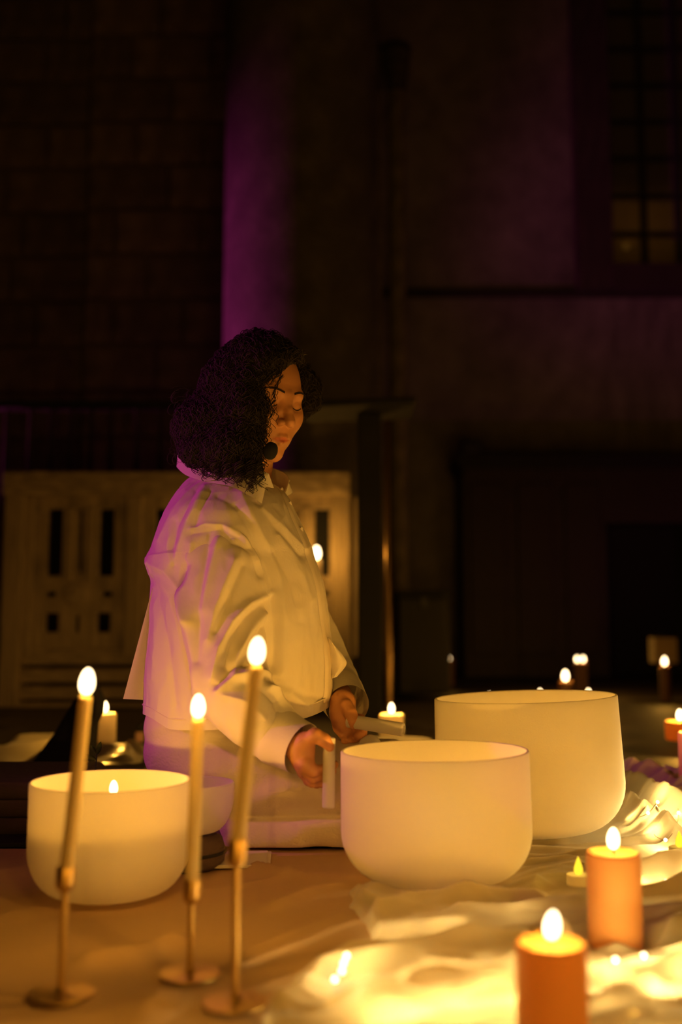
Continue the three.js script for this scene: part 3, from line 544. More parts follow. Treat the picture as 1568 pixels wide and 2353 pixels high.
{ // pale scarf behind the left bowl
  const g = grid(120, 60, (u, v) => { const x = -1.12 + 0.52 * u, z = -3.12 - 0.5 * v, keep = Math.min(sstep(0.045, 0.1, Math.hypot(x + 0.77, z + 3.4)), sstep(0.02, 0.05, Math.hypot(x + 0.72, z + 3.73))), f = Math.abs(Math.sin(11 * (x * 0.6 + z * 1.2) + 3 * noise(x * 4, z * 4, 2))); return V(x + 0.02 * noise(v * 5, u * 3, 4), 0.0008 + keep * (0.005 + 0.045 * (1 - f) * sstep(0, 0.12, u) * sstep(1, 0.88, u) * sstep(0, 0.1, v) * sstep(1, 0.9, v) + 0.015 * (0.5 + 0.5 * noise(x * 8, z * 8, 7))), z); });
  single('pale_scarf', g, M.satin, 'pale rumpled scarf on the floor behind the left bowl', 'scarf');
  const d = 2.95, P = (px, py) => { const p = at(px, py, d); return [p.x, p.y]; };
  const s = new THREE.Shape([[96, 1758], [140, 1705], [166, 1660], [190, 1622], [206, 1612], [210, 1624], [208, 1645], [196, 1672], [192, 1720], [188, 1775], [150, 1778]].map(q => new THREE.Vector2(...P(...q))));
  const bag = thing('black_bag', 'slumped black bag in front of the cream pillar candle', 'bag', [0, 0.01, 0]);
  part('body', new THREE.ExtrudeGeometry(s, { depth: 0.1, bevelEnabled: true, bevelThickness: 0.02, bevelSize: 0.02, bevelSegments: 4 }).translate(0, 0, -d - 0.08), M.black, bag);
  part('strap', tube([V(...P(192, 1622), -d - 0.03), V(...P(196, 1600), -d - 0.02), V(...P(204, 1600), -d - 0.03), V(...P(206, 1616), -d - 0.03)], 0.006, 20, 8), M.fixture, bag);
  const bp = onFloor(321, 1705, 0), bt = thing('small_bottle', 'tiny bottle with a black cap behind the woman', 'bottle', bp);
  const k = -bp.z / F; part('body', lathe([[0.0001, 0], [9 * k, 0], [10 * k, 2 * k], [10 * k, 20 * k], [7 * k, 23 * k], [0.0001, 23 * k]], 24), M.waxPink, bt); part('cap', lathe([[0.0001, 22 * k], [7 * k, 22 * k], [7 * k, 40 * k], [0.0001, 40 * k]], 20), M.black, bt);
  const sp = at(222, 1748, 2.0), spr = thing('plant_sprig', 'dark leafy sprig standing just behind the left bowl rim', 'plant', [sp.x, 0, -2.0]);
  part('stem', tube([V(0, 0.004, 0), V(-0.003, sp.y * 0.6, 0), V(0, sp.y + 0.012, 0)], 0.0012, 16, 6), M.leaf, spr);
  const lg = grid(6, 12, (u, v) => { const w = 0.0045 * Math.sin(Math.PI * v) ** 0.8, x = (u - 0.5) * 2 * w; return V(x, v * 0.026, 0.4 * Math.abs(x) + 0.01 * v * v); });
  for (const [y, rz, s2] of [[sp.y + 0.01, -0.35, 1.1], [sp.y + 0.002, 1.1, 0.9], [sp.y + 0.012, 0.5, 0.8], [sp.y - 0.03, -1.1, 0.9], [sp.y - 0.06, 1.0, 1]]) { const l = part('leaf', lg, M.leaf, spr); l.position.set(0, y, 0); l.rotation.z = rz; l.scale.setScalar(s2); }
}

// ---------------------------------------------------------------- stage lights
{
  const stage = (label, pos, target, cd, angle, h) => {
    const o = thing('stage_light', label, 'stage light', pos), d = V(...target).sub(V(...pos)).normalize(), q = new THREE.Quaternion().setFromUnitVectors(V(0, 0, 1), d);
    const c = part('housing', lathe([[0.0001, -0.16], [0.07, -0.16], [0.085, -0.1], [0.09, 0], [0.086, 0], [0.08, -0.02], [0.0001, -0.02]], 24).rotateX(Math.PI / 2), M.fixture, o); c.quaternion.copy(q);
    const e = part('lens', new THREE.CircleGeometry(0.078, 24).translate(0, 0, -0.012), M.magentaGlow, o); e.quaternion.copy(q);
    part('yoke', new THREE.CylinderGeometry(0.012, 0.012, pos[1], 10).translate(0, -pos[1] / 2, 0), M.fixture, o);
    part('foot', lathe([[0.0001, -pos[1] + 0.012], [0.12, -pos[1] + 0.012], [0.12, -pos[1] + 0.002], [0.0001, -pos[1] + 0.002]], 20), M.fixture, o);
    spot(V(...pos).addScaledVector(d, 0.02), V(...target), MAGENTA, cd, angle, 3);
  };
  stage('magenta stage light beyond the left edge, aimed at the kneeling woman', [-2.6, 1.25, -1.65], [-0.27, 0.62, -2.02], 10, 0.285);
  stage('magenta stage light beyond the left edge, aimed at the round pillar', [-3.6, 0.6, -6.35], [-0.55, 2.3, -6.75], 34, 0.4);
  stage('magenta stage light beyond the right edge, washing the plaster wall', [3.4, 0.5, -6.2], [1.2, 3.2, -9.2], 0.6, 0.9);
}
//PERSON
// ---------------------------------------------------------------- the kneeling woman
const D0 = 2.05, K = D0 / F;                    // her depth, and metres per pixel there
const PP = (px, py, dz = 0) => at(px, py, D0 - dz);
const woman = thing('person', 'kneeling woman in a loose white shirt, looking down and holding frosted mallets', 'person', [0, 0, 0]);
// head frame: turned to the right and bowed
const HC = PP(602, 918, 0), HQ = new THREE.Quaternion().setFromEuler(new THREE.Euler(0.27, 0.72, 0.0, 'YXZ')), HQi = HQ.clone().invert();
const fromHead = (x, y, z) => V(x, y, z).applyQuaternion(HQ).add(HC);
const qm = new THREE.Matrix4().makeRotationFromQuaternion(HQi).elements;
function toHead(x, y, z) { x -= HC.x; y -= HC.y; z -= HC.z; return [qm[0] * x + qm[4] * y + qm[8] * z, qm[1] * x + qm[5] * y + qm[9] * z, qm[2] * x + qm[6] * y + qm[10] * z]; }
let headSdf;
{
  const cran = ellipsoid([0, 0.032, -0.018], [0.074, 0.083, 0.092]), face = ellipsoid([0, -0.022, 0.018], [0.061, 0.086, 0.070]), jaw = ellipsoid([0, -0.066, 0.03], [0.048, 0.044, 0.052]), chin = ellipsoid([0, -0.101, 0.067], [0.019, 0.016, 0.016]);
  const brow = capsule(V(-0.036, 0.02, 0.066), V(0, 0.017, 0.077), 0.011, 0.010), brow2 = capsule(V(0.036, 0.02, 0.066), V(0, 0.017, 0.077), 0.011, 0.010);
  const cheek = ellipsoid([-0.038, -0.026, 0.056], [0.022, 0.024, 0.022]), cheek2 = ellipsoid([0.038, -0.026, 0.056], [0.022, 0.024, 0.022]);
  const sock = ellipsoid([-0.031, 0.0, 0.086], [0.017, 0.011, 0.014]), sock2 = ellipsoid([0.031, 0.0, 0.086], [0.017, 0.011, 0.014]);
  const eye = ellipsoid([-0.030, -0.002, 0.0632], [0.0145, 0.0115, 0.0135]), eye2 = ellipsoid([0.030, -0.002, 0.0632], [0.0145, 0.0115, 0.0135]);
  const nose = chain([V(0, 0.014, 0.081), V(0, -0.012, 0.094), V(0, -0.033, 0.104)], [0.0065, 0.0075, 0.0105]), wing = ellipsoid([-0.0125, -0.037, 0.0915], [0.0075, 0.0075, 0.0095]), wing2 = ellipsoid([0.0125, -0.037, 0.0915], [0.0075, 0.0075, 0.0095]);
  const nost = ellipsoid([-0.0075, -0.0445, 0.096], [0.0035, 0.0035, 0.005]), nost2 = ellipsoid([0.0075, -0.0445, 0.096], [0.0035, 0.0035, 0.005]);
  const lipU = chain([V(-0.021, -0.0675, 0.0765), V(-0.006, -0.0635, 0.0855), V(0, -0.0645, 0.086), V(0.006, -0.0635, 0.0855), V(0.021, -0.0675, 0.0765)], [0.002, 0.0048, 0.0045, 0.0048, 0.002]), lipL = chain([V(-0.019, -0.069, 0.0765), V(0, -0.0745, 0.0845), V(0.019, -0.069, 0.0765)], [0.002, 0.0058, 0.002]);
  const mouthLine = chain([V(-0.021, -0.0685, 0.083), V(0, -0.0690, 0.0925), V(0.021, -0.0685, 0.083)], [0.0012, 0.0014, 0.0012]);
  const muzzle = ellipsoid([0, -0.062, 0.06], [0.03, 0.026, 0.024]);
  headSdf = (wx, wy, wz) => {
    const [x, y, z] = toHead(wx, wy, wz);
    let d = smin(cran(x, y, z), face(x, y, z), 0.03);
    d = smin(d, jaw(x, y, z), 0.02); d = smin(d, chin(x, y, z), 0.02); d = smin(d, muzzle(x, y, z), 0.014);
    d = smin(d, Math.min(brow(x, y, z), brow2(x, y, z)), 0.012); d = smin(d, Math.min(cheek(x, y, z), cheek2(x, y, z)), 0.022);
    d = smax(d, -Math.min(sock(x, y, z), sock2(x, y, z)), 0.012);
    d = smin(d, Math.min(eye(x, y, z), eye2(x, y, z)), 0.007);
    d = smin(d, nose(x, y, z), 0.011); d = smin(d, Math.min(wing(x, y, z), wing2(x, y, z)), 0.005); d = smax(d, -Math.min(nost(x, y, z), nost2(x, y, z)), 0.003);
    d = smin(d, lipU(x, y, z), 0.003); d = smin(d, lipL(x, y, z), 0.003); d = smax(d, -mouthLine(x, y, z), 0.002);
    return d;
  };
}
const skinColor = (x, y, z) => [1, 1, 1];
const headColor = (wx, wy, wz) => {
  const [x, y, z] = toHead(wx, wy, wz), lip = sstep(0.0075, 0.004, Math.hypot((x) / 3.2, y + 0.0695)) * sstep(0.07, 0.075, z);
  return [1 - 0.1 * lip, 1 - 0.5 * lip, 1 - 0.42 * lip];
};
// hands: near (right) hand around the upright mallet, far hand around the level one
function hand(parts, lo, hi, k = 0.007) { return [(x, y, z) => { let d = 1e9; for (const f of parts) d = smin(d, f(x, y, z), k); return d; }, lo, hi]; }
const bounds = (pts, pad) => { const b = new THREE.Box3().setFromPoints(pts); b.expandByScalar(pad); return [b.min, b.max]; };
const NZ = 0.27;                                // how far the near hand is in front of her middle
const nearFingers = [
  [[702, 1702, NZ + 0.010], [724, 1690, NZ + 0.020], [744, 1700, NZ + 0.021], [758, 1716, NZ + 0.017]],          // thumb
  [[702, 1758, NZ + 0.016], [720, 1772, NZ + 0.012], [746, 1767, NZ - 0.012], [769, 1757, NZ - 0.017]],          // index
  [[702, 1768, NZ + 0.003], [720, 1786, NZ + 0.000], [746, 1782, NZ - 0.016], [764, 1773, NZ - 0.021]],
  [[700, 1774, NZ - 0.010], [718, 1796, NZ - 0.010], [740, 1797, NZ - 0.021], [756, 1789, NZ - 0.028]],
  [[696, 1772, NZ - 0.022], [710, 1794, NZ - 0.025], [728, 1800, NZ - 0.031], [744, 1796, NZ - 0.035]]].map(f => f.map(q => PP(...q)));
const nearRad = [[0.0125, 0.0115, 0.0105, 0.0082], [0.0105, 0.0092, 0.0085, 0.0072], [0.0105, 0.0095, 0.0086, 0.0073], [0.01, 0.009, 0.0083, 0.007], [0.009, 0.0082, 0.0074, 0.0062]];
const nearPalm = [capsule(PP(690, 1718, NZ - 0.004), PP(700, 1706, NZ + 0.004), 0.018, 0.0155), capsule(PP(690, 1724, NZ - 0.004), PP(702, 1758, NZ + 0.006), 0.018, 0.013), capsule(PP(688, 1730, NZ - 0.016), PP(700, 1772, NZ - 0.016), 0.016, 0.0125), capsule(PP(696, 1714, NZ), PP(698, 1754, NZ), 0.017, 0.015)];
const farFingers = [
  [[796, 1622, 0.050], [806, 1640, 0.064], [812, 1655, 0.070], [812, 1664, 0.068]],
  [[806, 1648, 0.034], [828, 1654, 0.052], [842, 1664, 0.060], [836, 1676, 0.064]],
  [[800, 1662, 0.032], [822, 1676, 0.048], [832, 1684, 0.058], [822, 1690, 0.064]],
  [[790, 1670, 0.032], [806, 1686, 0.044], [816, 1695, 0.052], [806, 1698, 0.058]],
  [[780, 1674, 0.034], [792, 1690, 0.042], [800, 1699, 0.048], [792, 1702, 0.054]]].map(f => f.map(q => PP(...q)));
const farRad = [[0.013, 0.0115, 0.0105, 0.009], [0.0105, 0.0098, 0.009, 0.0078], [0.0105, 0.0098, 0.009, 0.0078], [0.010, 0.0094, 0.0086, 0.0075], [0.0092, 0.0084, 0.0078, 0.0068]];
const farPalm = [capsule(PP(788, 1612, 0.02), PP(790, 1640, 0.034), 0.02, 0.02), capsule(PP(788, 1616, 0.02), PP(796, 1655, 0.034), 0.02, 0.018), capsule(PP(782, 1640, 0.03), PP(786, 1668, 0.036), 0.019, 0.017)];
{
  const geos = [];
  // head and neck
  const neck = capsule(fromHead(0, -0.05, -0.02), PP(556, 1130, -0.05), 0.052, 0.056), neck2 = capsule(PP(556, 1130, -0.05), PP(520, 1230, -0.06), 0.056, 0.07);
  const hs = (x, y, z) => smin(headSdf(x, y, z), Math.min(neck(x, y, z), neck2(x, y, z)), 0.02);
  const yCut = PP(540, 1165, 0).y;
  const [hl, hh] = bounds([HC.clone().add(V(0.13, 0.14, 0.14)), HC.clone().add(V(-0.14, 0, -0.16)), V(HC.x, yCut, HC.z)], 0.004);
  geos.push(surfaceNet((x, y, z) => Math.max(hs(x, y, z), yCut + 0.006 - y), hl, hh, 0.0026, headColor));
  // hands with wrists
  const nw = capsule(PP(652, 1698, NZ - 0.045), PP(690, 1720, NZ - 0.012), 0.02, 0.019), fw = capsule(PP(784, 1592, -0.06), PP(790, 1616, 0.015), 0.02, 0.02);
  for (const [f, r, pl, wr, wp] of [[nearFingers, nearRad, nearPalm, nw, PP(660, 1702, NZ - 0.04)], [farFingers, farRad, farPalm, fw, PP(784, 1594, -0.05)]]) {
    const fg = f.map((p, i) => chain(p, r[i]));
    const sdf = (x, y, z) => { let d = wr(x, y, z); for (const q of pl) d = smin(d, q(x, y, z), 0.014); let e = 1e9; for (const q of fg) e = smin(e, q(x, y, z), 0.0022); return smin(d, e, 0.008); };
    const [lo, hi] = bounds([...f.flat(), wp], 0.03);
    geos.push(surfaceNet(sdf, lo, hi, 0.0022, skinColor));
  }
  // trunk, arms and legs under the clothes
  const J = (a, b, ra, rb) => capsule(PP(...a), PP(...b), ra, rb);
  const limbs = [J([545, 1180, -0.06], [480, 1600, -0.06], 0.09, 0.11), J([540, 1225, 0.04], [530, 1240, -0.16], 0.05, 0.05), J([520, 1235, 0.07], [522, 1560, 0.15], 0.05, 0.04), J([530, 1585, 0.165], [652, 1698, NZ - 0.045], 0.034, 0.02), J([560, 1250, -0.17], [696, 1460, -0.2], 0.04, 0.036), J([696, 1460, -0.2], [782, 1590, -0.066], 0.034, 0.02),
    J([460, 1690, -0.05], [470, 1690, -0.14], 0.08, 0.08), J([500, 1770, 0.0], [850, 1792, 0.035], 0.06, 0.05), J([500, 1750, -0.14], [860, 1770, -0.1], 0.06, 0.05), J([850, 1888, 0.045], [560, 1912, 0.035], 0.032, 0.024), J([860, 1870, -0.1], [560, 1880, -0.12], 0.03, 0.024)];
  const tr = (x, y, z) => { let d = 1e9; for (const q of limbs) d = smin(d, q(x, y, z), 0.04); return d; };
  const [lo, hi] = bounds([PP(350, 1140, 0), PP(940, 1960, 0), PP(600, 1500, 0.3), PP(600, 1500, -0.32)], 0.02);
  geos.push(surfaceNet(tr, lo, hi, 0.012, skinColor));
  part('body', mergeGeometries(geos), M.skin, woman);
}
{ // brows, lashes
  for (const s of [-1, 1]) {
    const b = []; for (let i = 0; i <= 6; i++) { const t = i / 6, x = s * (0.012 + 0.036 * t); b.push([x, 0.022 + 0.009 * Math.sin(t * 2.2) - 0.006 * t, 0.0]); }
    const hit = ([x, y]) => { let z = 0.13; for (let i = 0; i < 60; i++) { const p = fromHead(x, y, z), d = headSdf(p.x, p.y, p.z); if (d < 0.0004) break; z -= Math.max(0.0005, d * 0.7); } return fromHead(x, y, z); };
    const hairs = []; const pts = b.map(hit);
    const c = new THREE.CatmullRomCurve3(pts);
    hairs.push(new THREE.TubeGeometry(c, 20, 0.0013, 6));
    hairs.push(new THREE.TubeGeometry(new THREE.CatmullRomCurve3(b.slice(0, 6).map(q => hit([q[0], q[1] - 0.0018]))), 20, 0.0011, 6));
    part('eyebrow', mergeGeometries(hairs), M.brow, woman);
    const l = []; for (let i = 0; i <= 8; i++) { const t = i / 8; l.push(hit([s * (0.0185 + 0.025 * t), -0.0045 - 0.0042 * Math.sin(Math.PI * t)])); }
    part('eyelashes', new THREE.TubeGeometry(new THREE.CatmullRomCurve3(l), 24, 0.0011, 6), M.brow, woman);
  }
}
{ // curly hair: a mass shaped like the bob, covered in curls that follow it down
  const line = [[834, 712], [838, 668], [868, 650], [900, 632], [940, 623], [980, 617], [1010, 610], [1060, 600], [1130, 598]];
  const lineX = y => { for (let i = 0; i + 1 < line.length; i++) if (y <= line[i + 1][0]) { const t = clamp((y - line[i][0]) / (line[i + 1][0] - line[i][0]), 0, 1); return line[i][1] + (line[i + 1][1] - line[i][1]) * t; } return 598; };
  const E = (px, py, dz, rx, ry, rz) => { const p = PP(px, py, dz); return ellipsoid([p.x, p.y, p.z], [rx * K, ry * K, rz]); };
  const blobs = [E(600, 866, -0.01, 98, 106, 0.1), E(545, 905, -0.02, 84, 90, 0.1), E(494, 988, -0.02, 90, 80, 0.1), E(560, 1012, 0.0, 74, 84, 0.09), E(566, 950, 0.05, 58, 86, 0.06), E(535, 1038, 0.062, 62, 58, 0.058), E(582, 1056, 0.07, 22, 40, 0.035), E(470, 1040, 0.02, 46, 34, 0.06), E(650, 895, -0.09, 78, 84, 0.05), E(690, 905, -0.11, 44, 46, 0.03)];
  const sdf = (x, y, z) => {
    let d = 1e9; for (const b of blobs) d = smin(d, b(x, y, z), 0.025);
    d += 0.005 * noise(x * 45, y * 45, z * 45);
    const [px, py] = toPx({ x, y, z });
    if (py > 832) d = smax(d, Math.min((px - lineX(py)) * K, (z - HC.z + 0.035)), 0.008);
    return d;
  };
  const [lo, hi] = bounds([HC.clone().add(V(0.18, 0.16, 0.14)), PP(380, 1130, -0.17), PP(600, 1130, 0.13)], 0.012);
  const core = surfaceNet(sdf, lo, hi, 0.005), strands = [core], cp = core.attributes.position;
  const frames = c => (s, cl) => { const f = { tangents: [], normals: [], binormals: [] }; for (let i = 0; i <= s; i++) { const t = c.getTangent(i / s), nn = Math.abs(t.z) < 0.9 ? V(0, 0, 1).cross(t).normalize() : V(1, 0, 0).cross(t).normalize(); f.tangents.push(t); f.normals.push(nn); f.binormals.push(t.clone().cross(nn)); } return f; };
  const quickTube = (pts, r, n) => { const c = new THREE.CatmullRomCurve3(pts); return new THREE.TubeGeometry({ getPointAt: u => c.getPoint(u), getPoint: u => c.getPoint(u), computeFrenetFrames: frames(c) }, n, r, 3); };
  const grad = p => { const e = 0.003; return V(sdf(p.x + e, p.y, p.z) - sdf(p.x - e, p.y, p.z), sdf(p.x, p.y + e, p.z) - sdf(p.x, p.y - e, p.z), sdf(p.x, p.y, p.z + e) - sdf(p.x, p.y, p.z - e)).normalize(); };
  for (let k = 0; k < 5600; k++) {
    const i = Math.floor(rnd() * cp.count); let p = V(cp.getX(i), cp.getY(i), cp.getZ(i));
    if (p.z < HC.z - 0.06 && p.x < HC.x) continue;
    const n0 = 9 + Math.floor(rnd() * 15), path = [], side = rr(-0.5, 0.5), lift = rr(0.0, 0.005); const drift = V(rr(-1, 1), 0, rr(-1, 1)).multiplyScalar(0.35);
    for (let s = 0; s < n0; s++) {
      const n = grad(p), d = V(0, -1, 0).add(drift); d.addScaledVector(n, -d.dot(n)).normalize();
      path.push(p.clone().addScaledVector(n, lift * Math.min(1, s / 4)));
      p.addScaledVector(d, 0.0075); const q = sdf(p.x, p.y, p.z); if (Math.abs(q) < 0.02) p.addScaledVector(grad(p), -q * 0.8);
    }
    if (path.length < 4) continue;
    const c = new THREE.CatmullRomCurve3(path), L = path.length * 0.0075, n = path.length * 4, fr = rr(0.02, 0.044), ph = rr(0, 6.28), dir = rnd() < 0.5 ? 1 : -1, cr = rr(0.0022, 0.0062), pts = [];
    for (let s = 0; s <= n; s++) {
      const t = s / n, q = c.getPoint(t), tg = c.getTangent(t), a = V(0, 0, 1).cross(tg).normalize(), b = tg.clone().cross(a), w = cr * sstep(0, 0.3, t), an = ph + dir * t * L / fr * 6.28;
      pts.push(q.addScaledVector(a, Math.cos(an) * w).addScaledVector(b, Math.sin(an) * w));
    }
    const last = pts[pts.length - 1], [ex, ey] = toPx(last);
    if (pts.some(q => { const [x, y] = toPx(q); return q.z > HC.z - 0.02 && y > 840 && y < 1064 && x > lineX(y) + 2; })) continue;
    strands.push(quickTube(pts, rr(0.0004, 0.00095), Math.round(n * 0.8)));
  }
  // the loose curls that hang over the near cheek and on the collar
  for (const [x0, y0, x1, y1, dz, cr, m] of [[652, 862, 634, 905, 0.078, 0.002, 5], [640, 880, 630, 960, 0.088, 0.003, 5], [630, 900, 634, 975, 0.094, 0.005, 3], [628, 950, 622, 1012, 0.094, 0.004, 4], [615, 990, 606, 1080, 0.088, 0.006, 6], [600, 1040, 606, 1118, 0.108, 0.007, 10], [582, 1050, 580, 1126, 0.12, 0.008, 16], [556, 1050, 552, 1112, 0.124, 0.008, 16], [530, 1050, 526, 1104, 0.122, 0.008, 12], [500, 1050, 505, 1098, 0.11, 0.007, 12], [470, 1040, 480, 1098, 0.085, 0.007, 12], [440, 1030, 462, 1090, 0.06, 0.007, 10]]) for (let k = 0; k < m; k++) {
    const a = PP(x0 + rr(-6, 4), y0 + rr(-6, 6), dz + rr(-0.004, 0.003)), b = PP(x1 + rr(-8, 5), y1 + rr(-12, 10), dz + rr(-0.006, 0.006)), n = 46, pts = [], f = rr(0.02, 0.034), ph = rr(0, 6.28), L = a.distanceTo(b);
    for (let i = 0; i <= n; i++) { const t = i / n, q = a.clone().lerp(b, t), w = cr * sstep(0, 0.3, t); q.x += w * Math.cos(ph + t * L / f * 6.28) - 0.003 * Math.sin(Math.PI * t); q.z += w * Math.sin(ph + t * L / f * 6.28); pts.push(q); }
    strands.push(quickTube(pts, rr(0.0005, 0.0009), 70));
  }
  for (let k = 0; k < 90; k++) { const a = PP(rr(640, 700), rr(808, 838), rr(0.02, 0.085)), b = a.clone().add(V(rr(-0.03, 0.01), rr(-0.012, 0.012), rr(-0.01, 0.01))), m = a.clone().lerp(b, 0.5).add(V(rr(-0.005, 0.005), rr(0.003, 0.01), 0.003)); strands.push(quickTube([a, m, b], rr(0.0005, 0.001), 10)); }
  for (let k = 0; k < 80; k++) { const a = PP(rr(412, 480), rr(890, 1060), rr(-0.06, 0.06)), pts = []; let q = a.clone(); const th = rr(0, 6.28), f = rr(0.4, 0.8); for (let i = 0; i < 10; i++) { q = q.clone().add(V(Math.cos(th + i * f) * 0.006 - 0.0015, Math.sin(th + i * f) * 0.006 - 0.001, rr(-0.003, 0.003))); pts.push(q); } strands.push(quickTube(pts, 0.0004, 24)); }
  for (const g of strands) { for (const n of Object.keys(g.attributes)) if (!['position', 'normal', 'uv'].includes(n)) g.deleteAttribute(n); }
  part('hair', mergeGeometries(strands), M.hair, woman);
}
// cloth folds drawn where the photograph has them: [line in pixels, height, width in pixels]
const FOLD = [
  // seam of the dropped shoulder
  [[[438, 1216], [470, 1204], [510, 1206], [548, 1224], [584, 1264], [606, 1316], [616, 1366]], 0.0045, 5], [[[444, 1226], [508, 1216], [545, 1236], [578, 1274], [598, 1322]], -0.005, 7],
  // sleeve
  [[[616, 1368], [575, 1388], [535, 1430], [506, 1490], [494, 1560]], 0.013, 12], [[[604, 1384], [560, 1420], [528, 1470], [512, 1530]], -0.010, 12], [[[606, 1412], [575, 1450], [550, 1500], [538, 1548]], 0.010, 11], [[[604, 1440], [585, 1480], [566, 1520]], -0.009, 9],
  [[[498, 1572], [524, 1540], [560, 1524], [606, 1520]], -0.012, 9], [[[505, 1590], [540, 1560], [590, 1546], [640, 1556], [668, 1584]], 0.012, 11], [[[612, 1560], [650, 1572], [700, 1598], [738, 1604]], -0.010, 8], [[[620, 1582], [660, 1594], [704, 1622]], 0.009, 8], [[[560, 1570], [600, 1584], [632, 1612], [640, 1650]], -0.008, 9], [[[520, 1600], [570, 1614], [606, 1650]], 0.008, 10],
  [[[510, 1218], [532, 1246], [574, 1260]], -0.007, 7], [[[520, 1212], [560, 1240], [588, 1290]], 0.005, 8], [[[500, 1240], [478, 1320], [466, 1400]], 0.006, 12], [[[482, 1230], [470, 1300], [458, 1400], [455, 1520]], -0.008, 12], [[[540, 1290], [500, 1390], [480, 1470]], 0.007, 14], [[[556, 1300], [520, 1380], [494, 1450]], -0.006, 10],
  [[[440, 1250], [428, 1360], [440, 1460], [456, 1580]], 0.010, 13], [[[430, 1300], [414, 1380], [420, 1460], [446, 1580]], -0.010, 10],
  // back panel
  [[[345, 1292], [382, 1312], [418, 1356], [440, 1430]], 0.014, 11], [[[352, 1318], [390, 1360], [412, 1440], [436, 1560], [448, 1640]], 0.010, 13], [[[350, 1330], [372, 1420], [392, 1520], [402, 1620]], -0.012, 13], [[[352, 1350], [356, 1450], [352, 1560]], 0.007, 10],
  [[[470, 1120], [430, 1200], [398, 1290]], 0.008, 11], [[[450, 1130], [408, 1210], [392, 1262]], -0.008, 8], [[[428, 1130], [396, 1180], [366, 1240]], 0.005, 8], [[[400, 1300], [396, 1250], [404, 1200]], -0.007, 7], [[[484, 1128], [462, 1170], [450, 1206]], -0.006, 7], [[[500, 1140], [540, 1160], [575, 1200]], -0.005, 8],
  // front
  [[[556, 1140], [582, 1190], [616, 1260], [642, 1330], [650, 1420], [648, 1540]], 0.013, 14], [[[540, 1160], [578, 1222], [606, 1284], [626, 1350]], -0.009, 10], [[[590, 1150], [640, 1220], [690, 1276]], -0.009, 11], [[[604, 1166], [648, 1210], [700, 1262]], 0.007, 9], [[[640, 1230], [690, 1300], [712, 1380]], 0.007, 11], [[[626, 1270], [670, 1340], [690, 1430]], -0.007, 13],
  [[[622, 1372], [630, 1440], [628, 1530]], -0.010, 9], [[[690, 1400], [694, 1480], [680, 1580]], 0.005, 16], [[[716, 1420], [726, 1500], [724, 1590]], -0.005, 12], [[[736, 1440], [746, 1520], [748, 1590]], 0.004, 8]];
function folds(g, extra = 1, mask) {             // push the camera-side vertices in and out along their normals
  const p = g.attributes.position, n = g.attributes.normal;
  for (let i = 0; i < p.count; i++) {
    const v = V(p.getX(i), p.getY(i), p.getZ(i)), m = V(n.getX(i), n.getY(i), n.getZ(i)), [x, y] = toPx(v), f = sstep(-0.1, 0.35, Math.abs(m.z));
    let d = 0; for (const [l, a, w] of FOLD) { const q = distPoly(x, y, l) / w; if (q < 5) d += a * Math.exp(-(Math.sqrt(q * q + 0.06) - 0.245) * 1.15); }
    d = d * f * extra + 0.003 * fbm(v.x * 13, v.y * 8, v.z * 13) + 0.0012 * (1 - 2.2 * Math.abs(noise(v.x * 34, v.y * 22, v.z * 34)));
    if (m.z < 0 && f > 0.5) d = -d * 0; if (mask) d *= mask(x, y);
    p.setXYZ(i, v.x + m.x * d, v.y + m.y * d, v.z + m.z * d);
  }
  g.computeVertexNormals(); return g;
}
const scaleUv = (g, su, sv) => { const u = g.attributes.uv; for (let i = 0; i < u.count; i++) u.setXY(i, u.getX(i) * su, u.getY(i) * sv); return g; };
const outward = g => { const i = g.index; for (let k = 0; k < i.count; k += 3) { const a = i.getX(k + 1); i.setX(k + 1, i.getX(k + 2)); i.setX(k + 2, a); } g.computeVertexNormals(); return g; };
const TORSO = [ // left edge, right edge, half depth, depth of the middle
  [448, 1098, 642, 1122, 0.080, -0.045], [430, 1112, 654, 1136, 0.112, -0.048], [411, 1140, 667, 1156, 0.150, -0.05], [387, 1182, 684, 1192, 0.188, -0.053], [366, 1236, 702, 1230, 0.203, -0.055], [349, 1280, 716, 1262, 0.206, -0.055], [344, 1293, 723, 1284, 0.206, -0.055], [353, 1342, 739, 1330, 0.202, -0.05], [350, 1400, 750, 1385, 0.2, -0.045], [345, 1470, 758, 1442, 0.2, -0.045], [339, 1550, 765, 1504, 0.195, -0.045], [335, 1634, 765, 1606, 0.190, -0.045]];
function torsoPoint(t, a, off = 0) {
  const [xl, yl, xr, yr, dp, dz] = spline(TORSO, t), L = PP(xl, yl, dz), R = PP(xr, yr, dz), c = L.clone().add(R).multiplyScalar(0.5), h = R.clone().sub(L).multiplyScalar(0.5);
  const ca = Math.cos(a), sa = Math.sin(a), e = 0.86, x = Math.sign(ca) * Math.abs(ca) ** e, z = Math.sign(sa) * Math.abs(sa) ** e;
  const k = 1 + off / h.length();
  const p = c.addScaledVector(h, x * k).add(V(0, 0, z * (dp + off)));
  p.y -= sstep(0.75, 1, t) * 0.028 * Math.max(0, z) * sstep(-0.95, -0.55, x);
  return p;
}
const shirt = part('shirt', folds(scaleUv(grid(420, 300, (u, v) => torsoPoint(v, u * 2 * Math.PI), true), 1.2, 0.5), 0.55), M.shirt, woman);
